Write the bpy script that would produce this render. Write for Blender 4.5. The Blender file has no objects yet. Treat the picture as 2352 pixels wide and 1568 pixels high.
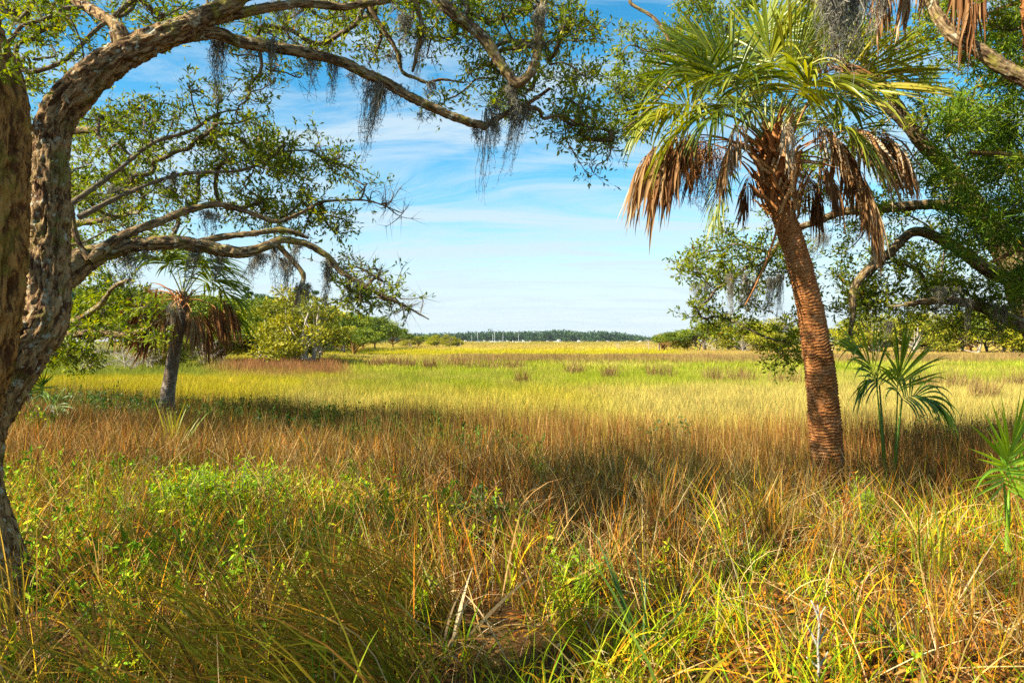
import bpy, math, random
import numpy as np
from mathutils import Vector

# ------------------------------------------------------------------ camera, sky, sun, exposure
SC = bpy.context.scene
COL = SC.collection
CAMZ = 1.55
FPX = 1568.0            # focal length in the units of a 2352 x 1568 picture (24 mm on 36 mm)
cam = bpy.data.cameras.new('camera')
cam.lens = 24.0
cam.sensor_width = 36.0
cam.clip_start = 0.05
cam.clip_end = 9000
cam.dof.use_dof = True
cam.dof.focus_distance = 8.5
cam.dof.aperture_fstop = 6.3
cam_o = bpy.data.objects.new('camera', cam)
COL.objects.link(cam_o)
cam_o.location = (0, 0, CAMZ)
cam_o.rotation_euler = (math.radians(90), 0, 0)
SC.camera = cam_o

SUN = np.array((-0.74, -0.36, 0.62))
SUN = SUN / np.linalg.norm(SUN)
world = bpy.data.worlds.new('World')
SC.world = world
world.use_nodes = True
wn, wl = world.node_tree.nodes, world.node_tree.links
wn.clear()
w_out = wn.new('ShaderNodeOutputWorld')
w_bg = wn.new('ShaderNodeBackground')
w_bg.inputs['Strength'].default_value = 0.062
sky = wn.new('ShaderNodeTexSky')
sky.sky_type = 'NISHITA'
sky.sun_disc = False
sky.sun_elevation = math.asin(SUN[2])
sky.sun_rotation = math.atan2(SUN[0], SUN[1])
sky.air_density = 1.0
sky.dust_density = 0.2
sky.ozone_density = 1.6
w_hsv = wn.new('ShaderNodeHueSaturation')
w_hsv.inputs['Saturation'].default_value = 1.42
w_hsv.inputs['Hue'].default_value = 0.482
w_hsv.inputs['Value'].default_value = 1.28
wl.new(sky.outputs[0], w_hsv.inputs['Color'])
# thin high cloud, laid out on a flat layer overhead
tc = wn.new('ShaderNodeTexCoord')
sep = wn.new('ShaderNodeSeparateXYZ')
wl.new(tc.outputs['Generated'], sep.inputs[0])
zadd = wn.new('ShaderNodeMath'); zadd.operation = 'ADD'; zadd.inputs[1].default_value = 0.12
zmax = wn.new('ShaderNodeMath'); zmax.operation = 'MAXIMUM'; zmax.inputs[1].default_value = 0.0
wl.new(sep.outputs['Z'], zmax.inputs[0]); wl.new(zmax.outputs[0], zadd.inputs[0])
dx = wn.new('ShaderNodeMath'); dx.operation = 'DIVIDE'
dy = wn.new('ShaderNodeMath'); dy.operation = 'DIVIDE'
wl.new(sep.outputs['X'], dx.inputs[0]); wl.new(zadd.outputs[0], dx.inputs[1])
wl.new(sep.outputs['Y'], dy.inputs[0]); wl.new(zadd.outputs[0], dy.inputs[1])
cmb = wn.new('ShaderNodeCombineXYZ')
wl.new(dx.outputs[0], cmb.inputs[0]); wl.new(dy.outputs[0], cmb.inputs[1])
mp = wn.new('ShaderNodeMapping')
mp.inputs['Rotation'].default_value = (0, 0, math.radians(-38))
mp.inputs['Scale'].default_value = (0.5, 1.5, 1.0)
mp.inputs['Location'].default_value = (0.9, 0.35, 0.0)
wl.new(cmb.outputs[0], mp.inputs[0])
n1 = wn.new('ShaderNodeTexNoise')
n1.inputs['Scale'].default_value = 1.3
n1.inputs['Detail'].default_value = 9.0
n1.inputs['Roughness'].default_value = 0.66
n1.inputs['Distortion'].default_value = 1.1
wl.new(mp.outputs[0], n1.inputs['Vector'])
rmp = wn.new('ShaderNodeValToRGB')
rmp.color_ramp.elements[0].position = 0.41
rmp.color_ramp.elements[0].color = (0.0, 0.0, 0.0, 1)
rmp.color_ramp.elements[1].position = 0.60
rmp.color_ramp.elements[1].color = (0.80, 0.80, 0.80, 1)
wl.new(n1.outputs['Fac'], rmp.inputs[0])
mixc = wn.new('ShaderNodeMix'); mixc.data_type = 'RGBA'
# seen at a grazing angle the thin layer closes up towards the horizon
veil = wn.new('ShaderNodeMapRange')
veil.interpolation_type = 'SMOOTHERSTEP'
veil.inputs['From Min'].default_value = 0.27
veil.inputs['From Max'].default_value = -0.02
veil.inputs['To Min'].default_value = 0.0
veil.inputs['To Max'].default_value = 0.93
wl.new(zmax.outputs[0], veil.inputs['Value'])
vinv = wn.new('ShaderNodeMath'); vinv.operation = 'SUBTRACT'; vinv.inputs[0].default_value = 1.0
wl.new(veil.outputs[0], vinv.inputs[1])
cinv = wn.new('ShaderNodeMath'); cinv.operation = 'SUBTRACT'; cinv.inputs[0].default_value = 1.0
wl.new(rmp.outputs[0], cinv.inputs[1])
both = wn.new('ShaderNodeMath'); both.operation = 'MULTIPLY'
wl.new(vinv.outputs[0], both.inputs[0]); wl.new(cinv.outputs[0], both.inputs[1])
fac = wn.new('ShaderNodeMath'); fac.operation = 'SUBTRACT'; fac.inputs[0].default_value = 1.0
wl.new(both.outputs[0], fac.inputs[1])
wl.new(fac.outputs[0], mixc.inputs['Factor'])
wl.new(w_hsv.outputs[0], mixc.inputs['A'])
mixc.inputs['B'].default_value = (4.25, 5.15, 5.7, 1)
wl.new(mixc.outputs['Result'], w_bg.inputs['Color'])
wl.new(w_bg.outputs[0], w_out.inputs[0])

sun = bpy.data.lights.new('sun', 'SUN')
sun.energy = 5.0
sun.angle = math.radians(0.5)
sun.color = (1.0, 0.91, 0.74)
sun_o = bpy.data.objects.new('sun', sun)
COL.objects.link(sun_o)
sun_o.rotation_euler = Vector(SUN).to_track_quat('Z', 'Y').to_euler()

SC.view_settings.view_transform = 'Standard'
SC.view_settings.look = 'None'
SC.view_settings.exposure = 1.48
SC.view_settings.gamma = 1.0
SC.view_settings.use_curve_mapping = False
SC.render.engine = 'CYCLES'
SC.cycles.max_bounces = 4
SC.cycles.diffuse_bounces = 1
SC.cycles.glossy_bounces = 2
SC.cycles.transmission_bounces = 2
SC.cycles.transparent_max_bounces = 4
SC.cycles.volume_bounces = 0
SC.cycles.use_denoising = False
SC.cycles.sample_clamp_indirect = 4.0
SC.cycles.caustics_reflective = False
SC.cycles.caustics_refractive = False

# ------------------------------------------------------------------ helpers
rng = np.random.default_rng(7)
UP = np.array((0.0, 0.0, 1.0))


def P(px, py, d):
    """the point d metres ahead that the photograph shows at (px, py) of 2352 x 1568"""
    return np.array(((px - 1176.0) / FPX * d, d, CAMZ - (py - 784.0) / FPX * d))


def unit(v):
    v = np.asarray(v, float)
    n = np.linalg.norm(v, axis=-1, keepdims=True)
    return v / np.maximum(n, 1e-9)


def smooth(a, b, x):
    t = np.clip((np.asarray(x, float) - a) / (b - a), 0, 1)
    return t * t * (3 - 2 * t)


def _h(ix, iy, iz, seed):
    n = (ix.astype(np.uint32) * np.uint32(374761393) + iy.astype(np.uint32) * np.uint32(668265263)
         + iz.astype(np.uint32) * np.uint32(2147483647) + np.uint32((seed * 1274126177) & 0xffffffff))
    n = (n ^ (n >> np.uint32(13))) * np.uint32(1274126177)
    n = n ^ (n >> np.uint32(16))
    return (n & np.uint32(0xffffff)).astype(float) / float(0xffffff) * 2 - 1


def noise(p, seed=1):
    """smooth value noise in -1..1 at points p (..., 3)"""
    p = np.asarray(p, float)
    i = np.floor(p).astype(np.int64)
    f = p - i
    u = f * f * f * (f * (f * 6 - 15) + 10)
    i = i & 0xffffffff
    x0, y0, z0 = i[..., 0], i[..., 1], i[..., 2]
    x1, y1, z1 = x0 + 1, y0 + 1, z0 + 1
    ux, uy, uz = u[..., 0], u[..., 1], u[..., 2]
    with np.errstate(over='ignore'):
        a = _h(x0, y0, z0, seed) * (1 - ux) + _h(x1, y0, z0, seed) * ux
        b = _h(x0, y1, z0, seed) * (1 - ux) + _h(x1, y1, z0, seed) * ux
        c = _h(x0, y0, z1, seed) * (1 - ux) + _h(x1, y0, z1, seed) * ux
        d = _h(x0, y1, z1, seed) * (1 - ux) + _h(x1, y1, z1, seed) * ux
    return (a * (1 - uy) + b * uy) * (1 - uz) + (c * (1 - uy) + d * uy) * uz


def fbm(p, octaves=4, seed=1, gain=0.5):
    p = np.asarray(p, float)
    s, a, t = 0.0, 1.0, 0.0
    for k in range(octaves):
        s = s + a * noise(p * (2.03 ** k) + 17.3 * k, seed + k)
        t += a
        a *= gain
    return s / t


def noise2(x, y, seed=1, octaves=3):
    x = np.asarray(x, float)
    return fbm(np.stack([x, np.asarray(y, float) + 0 * x, np.zeros_like(x) + 0.37], -1), octaves, seed)


ORIG = {}


def tag(o, label=None, cat=None, group=None, kind=None):
    if label:
        o['label'] = label
    if cat:
        o['category'] = cat
    if group:
        o['group'] = group
    if kind:
        o['kind'] = kind
    return o


def empty(name, loc, label, cat, group=None):
    o = bpy.data.objects.new(name, None)
    o.empty_display_size = 0.1
    COL.objects.link(o)
    o.location = tuple(float(c) for c in loc)
    ORIG[o.name] = np.array(loc, float)
    return tag(o, label, cat, group)


class MB:
    """collects triangles and quads with one random value and one mapping vector per vertex"""

    def __init__(self):
        self.V, self.T, self.Q, self.R, self.M = [], [], [], [], []
        self.n = 0

    def add(self, V, T=None, Q=None, rnd=None, mapv=None):
        V = np.asarray(V, float).reshape(-1, 3)
        k = len(V)
        if k == 0:
            return
        self.V.append(V)
        if T is not None and len(T):
            self.T.append(np.asarray(T, np.int64).reshape(-1, 3) + self.n)
        if Q is not None and len(Q):
            self.Q.append(np.asarray(Q, np.int64).reshape(-1, 4) + self.n)
        if rnd is None:
            rnd = 0.5
        self.R.append(np.broadcast_to(np.asarray(rnd, float), (k,)).copy())
        self.M.append(np.zeros((k, 3)) if mapv is None else np.asarray(mapv, float).reshape(-1, 3))
        self.n += k

    def mesh(self, name, origin=None, smooth_shade=True):
        V = np.concatenate(self.V)
        if origin is not None:
            V = V - np.asarray(origin)
        T = np.concatenate(self.T) if self.T else np.zeros((0, 3), np.int64)
        Q = np.concatenate(self.Q) if self.Q else np.zeros((0, 4), np.int64)
        me = bpy.data.meshes.new(name)
        me.vertices.add(len(V))
        me.vertices.foreach_set('co', V.astype(np.float32).ravel())
        nl = len(T) * 3 + len(Q) * 4
        me.loops.add(nl)
        me.loops.foreach_set('vertex_index', np.concatenate([T.ravel(), Q.ravel()]).astype(np.int32))
        me.polygons.add(len(T) + len(Q))
        ls = np.concatenate([np.arange(len(T)) * 3, len(T) * 3 + np.arange(len(Q)) * 4]).astype(np.int32)
        me.polygons.foreach_set('loop_start', ls)
        me.update(calc_edges=True)
        a = me.attributes.new('rnd', 'FLOAT', 'POINT')
        a.data.foreach_set('value', np.concatenate(self.R).astype(np.float32))
        a = me.attributes.new('mapv', 'FLOAT_VECTOR', 'POINT')
        a.data.foreach_set('vector', np.concatenate(self.M).astype(np.float32).ravel())
        if smooth_shade:
            me.polygons.foreach_set('use_smooth', np.ones(len(me.polygons), bool))
        me.validate()
        return me

    def build(self, name, mat, parent=None, smooth_shade=True, kind=None, loc=None):
        if self.n == 0:
            return None
        org = None
        if parent is not None:
            org = ORIG[parent.name]
        elif loc is not None:
            org = np.asarray(loc, float)
        me = self.mesh(name, org, smooth_shade)
        me.materials.append(mat)
        o = bpy.data.objects.new(name, me)
        COL.objects.link(o)
        if parent is not None:
            o.parent = parent
            ORIG[o.name] = org
        else:
            ORIG[o.name] = np.zeros(3) if org is None else org
            if org is not None:
                o.location = tuple(org)
        if kind:
            o['kind'] = kind
        return o


def copy_tree(o, loc, rz=0.0, scale=1.0, label=None, group=None):
    r = o.copy()
    COL.objects.link(r)
    r.location = tuple(float(c) for c in loc)
    r.rotation_euler = (0, 0, rz)
    r.scale = (scale,) * 3 if np.isscalar(scale) else tuple(scale)
    if label:
        r['label'] = label
    if group:
        r['group'] = group
    for ch in list(o.children):
        c = ch.copy()
        COL.objects.link(c)
        c.parent = r
        for g in list(ch.children):
            e = g.copy()
            COL.objects.link(e)
            e.parent = c
    return r


def resample(pts, rad, step):
    """Catmull-Rom through pts with radii, resampled about every step metres"""
    pts = np.asarray(pts, float)
    rad = np.asarray(rad, float)
    X = np.concatenate([pts, rad[:, None]], 1)
    X = np.concatenate([2 * X[:1] - X[1:2], X, 2 * X[-1:] - X[-2:-1]])
    out = []
    for i in range(1, len(X) - 2):
        p0, p1, p2, p3 = X[i - 1], X[i], X[i + 1], X[i + 2]
        n = max(2, int(np.ceil(np.linalg.norm(p2[:3] - p1[:3]) / step)))
        t = (np.arange(n) / n)[:, None]
        out.append(0.5 * (2 * p1 + (p2 - p0) * t + (2 * p0 - 5 * p1 + 4 * p2 - p3) * t ** 2
                          + (3 * p1 - p0 - 3 * p2 + p3) * t ** 3))
    out.append(X[-2][None])
    out = np.concatenate(out)
    return out[:, :3], np.maximum(out[:, 3], 0.0008)


def frames(pts):
    t = unit(np.gradient(pts, axis=0))
    n = np.zeros_like(t)
    a = np.array((0, 0, 1.0)) if abs(t[0][2]) < 0.8 else np.array((0, 1.0, 0))
    v = np.cross(t[0], a)
    v /= np.linalg.norm(v)
    for i in range(len(t)):
        v = v - t[i] * np.dot(v, t[i])
        v /= max(np.linalg.norm(v), 1e-9)
        n[i] = v
    return t, n, np.cross(t, n)


def tube(mb, pts, rad, nseg=6, rnd=0.5, disp=None, v0=0.0):
    """a tapered tube; disp(theta, along, radius, pts) gives the relief in metres"""
    pts = np.asarray(pts, float)
    N = len(pts)
    rad = np.broadcast_to(np.asarray(rad, float), (N,))
    if N > 3:
        t, n, b = frames(pts)
    else:
        t = unit(np.gradient(pts, axis=0)) if N > 1 else np.array([[0, 0, 1.0]])
        a = np.array((0.3, 0.9, 0.2)) if abs(t[0][1]) < 0.8 else np.array((1.0, 0.1, 0.2))
        n = unit(np.cross(t, a))
        b = np.cross(t, n)
    th = np.arange(nseg) / nseg * 2 * np.pi
    along = v0 + np.concatenate([[0], np.cumsum(np.linalg.norm(np.diff(pts, axis=0), axis=1))])
    c, s = np.cos(th), np.sin(th)
    R = rad[:, None] * np.ones((1, nseg))
    if disp is not None:
        R = R + disp(np.broadcast_to(th, (N, nseg)), np.broadcast_to(along[:, None], (N, nseg)), R, pts)
    ring = n[:, None, :] * c[None, :, None] + b[:, None, :] * s[None, :, None]
    V = pts[:, None, :] + ring * R[:, :, None]
    k = np.arange(N - 1)[:, None] * nseg
    j = np.arange(nseg)[None, :]
    j2 = (j + 1) % nseg
    Q = np.stack([k + j, k + j2, k + nseg + j2, k + nseg + j], -1).reshape(-1, 4)
    mapv = np.stack([c[None, :] * rad[:, None], s[None, :] * rad[:, None],
                     np.broadcast_to(along[:, None], (N, nseg))], -1)
    V = V.reshape(-1, 3)
    mapv = mapv.reshape(-1, 3)
    T = None
    V = np.concatenate([V, pts[-1:] + t[-1:] * rad[-1] * 0.6])
    mapv = np.concatenate([mapv, [[0, 0, along[-1]]]])
    last = (N - 1) * nseg
    T = np.stack([last + np.arange(nseg), last + (np.arange(nseg) + 1) % nseg, np.full(nseg, N * nseg)], -1)
    mb.add(V, T, Q, rnd, mapv)


def ground_edge(x):
    """how far ahead the dry bank ends and the flat marsh begins"""
    return np.interp(x, [-40, -14, -9, -1.5, 3, 8, 14, 40], [24, 20, 18.2, 13.4, 11.6, 10.8, 10.2, 9.5])


def ground_z(x, y):
    x = np.asarray(x, float)
    y = np.asarray(y, float)
    e = ground_edge(x)
    z = -0.64 * smooth(e - 7.5, e + 0.5, y)
    z = z + 0.05 * noise2(x * 0.6, y * 0.6, 3) * (1 - smooth(e - 1, e + 4, y))
    z = z + 0.45 * smooth(50, 95, y) * smooth(-0.19, -0.33, x / np.maximum(y, 1.0)) * (1 - smooth(300, 500, y))
    z = z + 0.25 * smooth(110, 160, y) * smooth(0.2, 0.3, x / np.maximum(y, 1.0)) * (1 - smooth(400, 600, y))
    return z


# ------------------------------------------------------------------ materials
def new_mat(name):
    m = bpy.data.materials.new(name)
    m.use_nodes = True
    m.node_tree.nodes.clear()
    return m, m.node_tree.nodes, m.node_tree.links


def ramp(nodes, stops):
    r = nodes.new('ShaderNodeValToRGB')
    e = r.color_ramp.elements
    e[0].position, e[0].color = stops[0][0], (*stops[0][1], 1)
    e[1].position, e[1].color = stops[-1][0], (*stops[-1][1], 1)
    for p, c in stops[1:-1]:
        x = e.new(p)
        x.color = (*c, 1)
    return r


def attr(nodes, name, kind='GEOMETRY'):
    a = nodes.new('ShaderNodeAttribute')
    a.attribute_type = kind
    a.attribute_name = name
    return a


def leaf_mat(name, stops, transl=0.35, rough=0.45, gloss=0.35, tint=None, tsat=1.25):
    """leaf blade: colour runs with each leaf's random value, light passes through"""
    m, n, l = new_mat(name)
    out = n.new('ShaderNodeOutputMaterial')
    a = attr(n, 'rnd')
    r = ramp(n, stops)
    l.new(a.outputs['Fac'], r.inputs[0])
    col = r.outputs[0]
    if tint:
        t = attr(n, tint, 'INSTANCER')
        mx = n.new('ShaderNodeMix')
        mx.data_type = 'RGBA'
        mx.blend_type = 'MULTIPLY'
        mx.inputs['Factor'].default_value = 1.0
        l.new(col, mx.inputs['A'])
        l.new(t.outputs['Color'], mx.inputs['B'])
        col = mx.outputs['Result']
    b = n.new('ShaderNodeBsdfPrincipled')
    b.inputs['Roughness'].default_value = rough
    b.inputs['Specular IOR Level'].default_value = gloss
    l.new(col, b.inputs['Base Color'])
    hs = n.new('ShaderNodeHueSaturation')
    hs.inputs['Saturation'].default_value = tsat
    hs.inputs['Value'].default_value = 1.5
    hs.inputs['Hue'].default_value = 0.49
    l.new(col, hs.inputs['Color'])
    t = n.new('ShaderNodeBsdfTranslucent')
    l.new(hs.outputs[0], t.inputs['Color'])
    mix = n.new('ShaderNodeMixShader')
    mix.inputs[0].default_value = transl
    l.new(b.outputs[0], mix.inputs[1])
    l.new(t.outputs[0], mix.inputs[2])
    l.new(mix.outputs[0], out.inputs[0])
    return m


def bark_mat(name, ridge, inner, moss, moss_amt=0.5, k=1.0, bump=0.6, stretch=0.22, lichen=None, lo=0.36, hi=0.62, dist=0.014):
    """furrowed bark: long plates along the limb, moss and lichen in patches"""
    m, n, l = new_mat(name)
    out = n.new('ShaderNodeOutputMaterial')
    b = n.new('ShaderNodeBsdfPrincipled')
    b.inputs['Roughness'].default_value = 0.9
    b.inputs['Specular IOR Level'].default_value = 0.15
    a = attr(n, 'mapv')
    mpn = n.new('ShaderNodeMapping')
    mpn.inputs['Scale'].default_value = (k, k, k * stretch)
    l.new(a.outputs['Vector'], mpn.inputs[0])
    nz = n.new('ShaderNodeTexNoise')
    nz.inputs['Scale'].default_value = 42
    nz.inputs['Detail'].default_value = 5
    nz.inputs['Roughness'].default_value = 0.65
    nz.inputs['Distortion'].default_value = 0.6
    l.new(mpn.outputs[0], nz.inputs['Vector'])
    r1 = ramp(n, [(lo, inner), (0.5 * (lo + hi), tuple(0.5 * (np.array(inner) + np.array(ridge)))), (hi, ridge)])
    l.new(nz.outputs['Fac'], r1.inputs[0])
    geo = n.new('ShaderNodeNewGeometry')
    n2 = n.new('ShaderNodeTexNoise')
    n2.inputs['Scale'].default_value = 5.5
    n2.inputs['Detail'].default_value = 6
    n2.inputs['Roughness'].default_value = 0.72
    l.new(geo.outputs['Position'], n2.inputs['Vector'])
    r2 = ramp(n, [(0.52, (0, 0, 0)), (0.66, (moss_amt,) * 3)])
    l.new(n2.outputs['Fac'], r2.inputs[0])
    mx = n.new('ShaderNodeMix')
    mx.data_type = 'RGBA'
    l.new(r2.outputs[0], mx.inputs['Factor'])
    l.new(r1.outputs[0], mx.inputs['A'])
    mx.inputs['B'].default_value = (*moss, 1)
    col = mx.outputs['Result']
    if lichen:
        n3 = n.new('ShaderNodeTexNoise')
        n3.inputs['Scale'].default_value = 21
        n3.inputs['Detail'].default_value = 4
        mp3 = n.new('ShaderNodeMapping')
        mp3.inputs['Location'].default_value = (3.1, 8.2, 4.4)
        l.new(geo.outputs['Position'], mp3.inputs[0])
        l.new(mp3.outputs[0], n3.inputs['Vector'])
        r3 = ramp(n, [(0.60, (0, 0, 0)), (0.66, (0.75,) * 3)])
        l.new(n3.outputs['Fac'], r3.inputs[0])
        mx2 = n.new('ShaderNodeMix')
        mx2.data_type = 'RGBA'
        l.new(r3.outputs[0], mx2.inputs['Factor'])
        l.new(col, mx2.inputs['A'])
        mx2.inputs['B'].default_value = (*lichen, 1)
        col = mx2.outputs['Result']
    l.new(col, b.inputs['Base Color'])
    bp = n.new('ShaderNodeBump')
    bp.inputs['Strength'].default_value = bump
    bp.inputs['Distance'].default_value = dist
    l.new(nz.outputs['Fac'], bp.inputs['Height'])
    l.new(bp.outputs[0], b.inputs['Normal'])
    l.new(b.outputs[0], out.inputs[0])
    return m


def plain_mat(name, stops, rough=0.7, scale=8.0, spec=0.3, metal=0.0):
    m, n, l = new_mat(name)
    out = n.new('ShaderNodeOutputMaterial')
    b = n.new('ShaderNodeBsdfPrincipled')
    b.inputs['Roughness'].default_value = rough
    b.inputs['Specular IOR Level'].default_value = spec
    b.inputs['Metallic'].default_value = metal
    geo = n.new('ShaderNodeNewGeometry')
    nz = n.new('ShaderNodeTexNoise')
    nz.inputs['Scale'].default_value = scale
    nz.inputs['Detail'].default_value = 5
    l.new(geo.outputs['Position'], nz.inputs['Vector'])
    r = ramp(n, stops)
    l.new(nz.outputs['Fac'], r.inputs[0])
    l.new(r.outputs[0], b.inputs['Base Color'])
    l.new(b.outputs[0], out.inputs[0])
    return m


M_OAK_LEAF = leaf_mat('oak_leaf', [(0.0, (0.06, 0.11, 0.012)), (0.45, (0.16, 0.22, 0.015)),
                                   (0.8, (0.32, 0.34, 0.018)), (0.97, (0.44, 0.39, 0.02)), (1.0, (0.42, 0.22, 0.02))],
                      0.40, 0.5, 0.22)
M_CEDAR_LEAF = leaf_mat('cedar_leaf', [(0.0, (0.03, 0.075, 0.010)), (0.5, (0.12, 0.21, 0.012)),
                                       (0.9, (0.30, 0.36, 0.015)), (1.0, (0.34, 0.22, 0.02))], 0.30, 0.6, 0.2)
M_PALM_LEAF = leaf_mat('palm_blade', [(0.0, (0.05, 0.10, 0.014)), (0.5, (0.175, 0.22, 0.018)),
                                      (0.85, (0.38, 0.37, 0.03)), (1.0, (0.40, 0.33, 0.05))], 0.30, 0.36, 0.5)
M_PALMETTO = leaf_mat('young_palm_blade', [(0.0, (0.04, 0.11, 0.014)), (0.6, (0.13, 0.24, 0.018)),
                                           (1.0, (0.33, 0.42, 0.03))], 0.30, 0.4, 0.45)
M_DEAD_LEAF = leaf_mat('dead_palm_blade', [(0.0, (0.11, 0.042, 0.012)), (0.45, (0.25, 0.115, 0.038)),
                                           (0.8, (0.38, 0.235, 0.10)), (1.0, (0.52, 0.42, 0.29))], 0.22, 0.7, 0.15, tsat=1.1)
M_PETIOLE = leaf_mat('palm_stalk', [(0.0, (0.13, 0.17, 0.03)), (0.6, (0.28, 0.29, 0.05)), (1.0, (0.42, 0.30, 0.06))], 0.1, 0.4, 0.5)
M_BOOT = leaf_mat('palm_leaf_base', [(0.0, (0.22, 0.075, 0.022)), (0.5, (0.46, 0.19, 0.055)), (1.0, (0.60, 0.35, 0.15))], 0.05, 0.75, 0.2)
M_MOSS = leaf_mat('hanging_moss', [(0.0, (0.09, 0.09, 0.07)), (0.5, (0.20, 0.19, 0.145)), (1.0, (0.36, 0.32, 0.24))], 0.25, 0.95, 0.05, tsat=1.0)
M_OAK_BARK = bark_mat('oak_bark', (0.36, 0.235, 0.11), (0.075, 0.034, 0.014), (0.17, 0.17, 0.035), 0.8, 1.0, 1.0,
                      0.27, (0.40, 0.41, 0.32), 0.42, 0.58, 0.022)
M_OAK_BARK_DARK = bark_mat('mossy_oak_bark', (0.36, 0.19, 0.055), (0.085, 0.036, 0.012), (0.20, 0.17, 0.02), 0.7, 0.75, 1.0, 0.24, None, 0.43, 0.57, 0.03)
M_LIMB = bark_mat('limb_bark', (0.30, 0.205, 0.10), (0.06, 0.033, 0.016), (0.24, 0.215, 0.03), 0.85, 1.0, 1.0, 0.2, (0.40, 0.40, 0.28), 0.42, 0.58, 0.018)
M_TWIG = bark_mat('twig_bark', (0.21, 0.16, 0.105), (0.08, 0.05, 0.03), (0.17, 0.18, 0.06), 0.4, 1.2, 0.3, 0.4, (0.38, 0.38, 0.28))
M_PALM_BARK = bark_mat('palm_bark', (0.50, 0.215, 0.065), (0.13, 0.036, 0.011), (0.48, 0.29, 0.15), 0.5, 0.42, 0.9, 7.0, None, 0.40, 0.58)
M_PALM_BARK_GREY = bark_mat('grey_palm_bark', (0.21, 0.16, 0.11), (0.09, 0.055, 0.035), (0.36, 0.33, 0.28), 0.7, 0.42, 0.7, 7.0)
M_DEAD_WOOD = bark_mat('dead_wood', (0.55, 0.48, 0.40), (0.32, 0.25, 0.2), (0.48, 0.43, 0.36), 0.5, 1.0, 0.3, 0.3)
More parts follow.
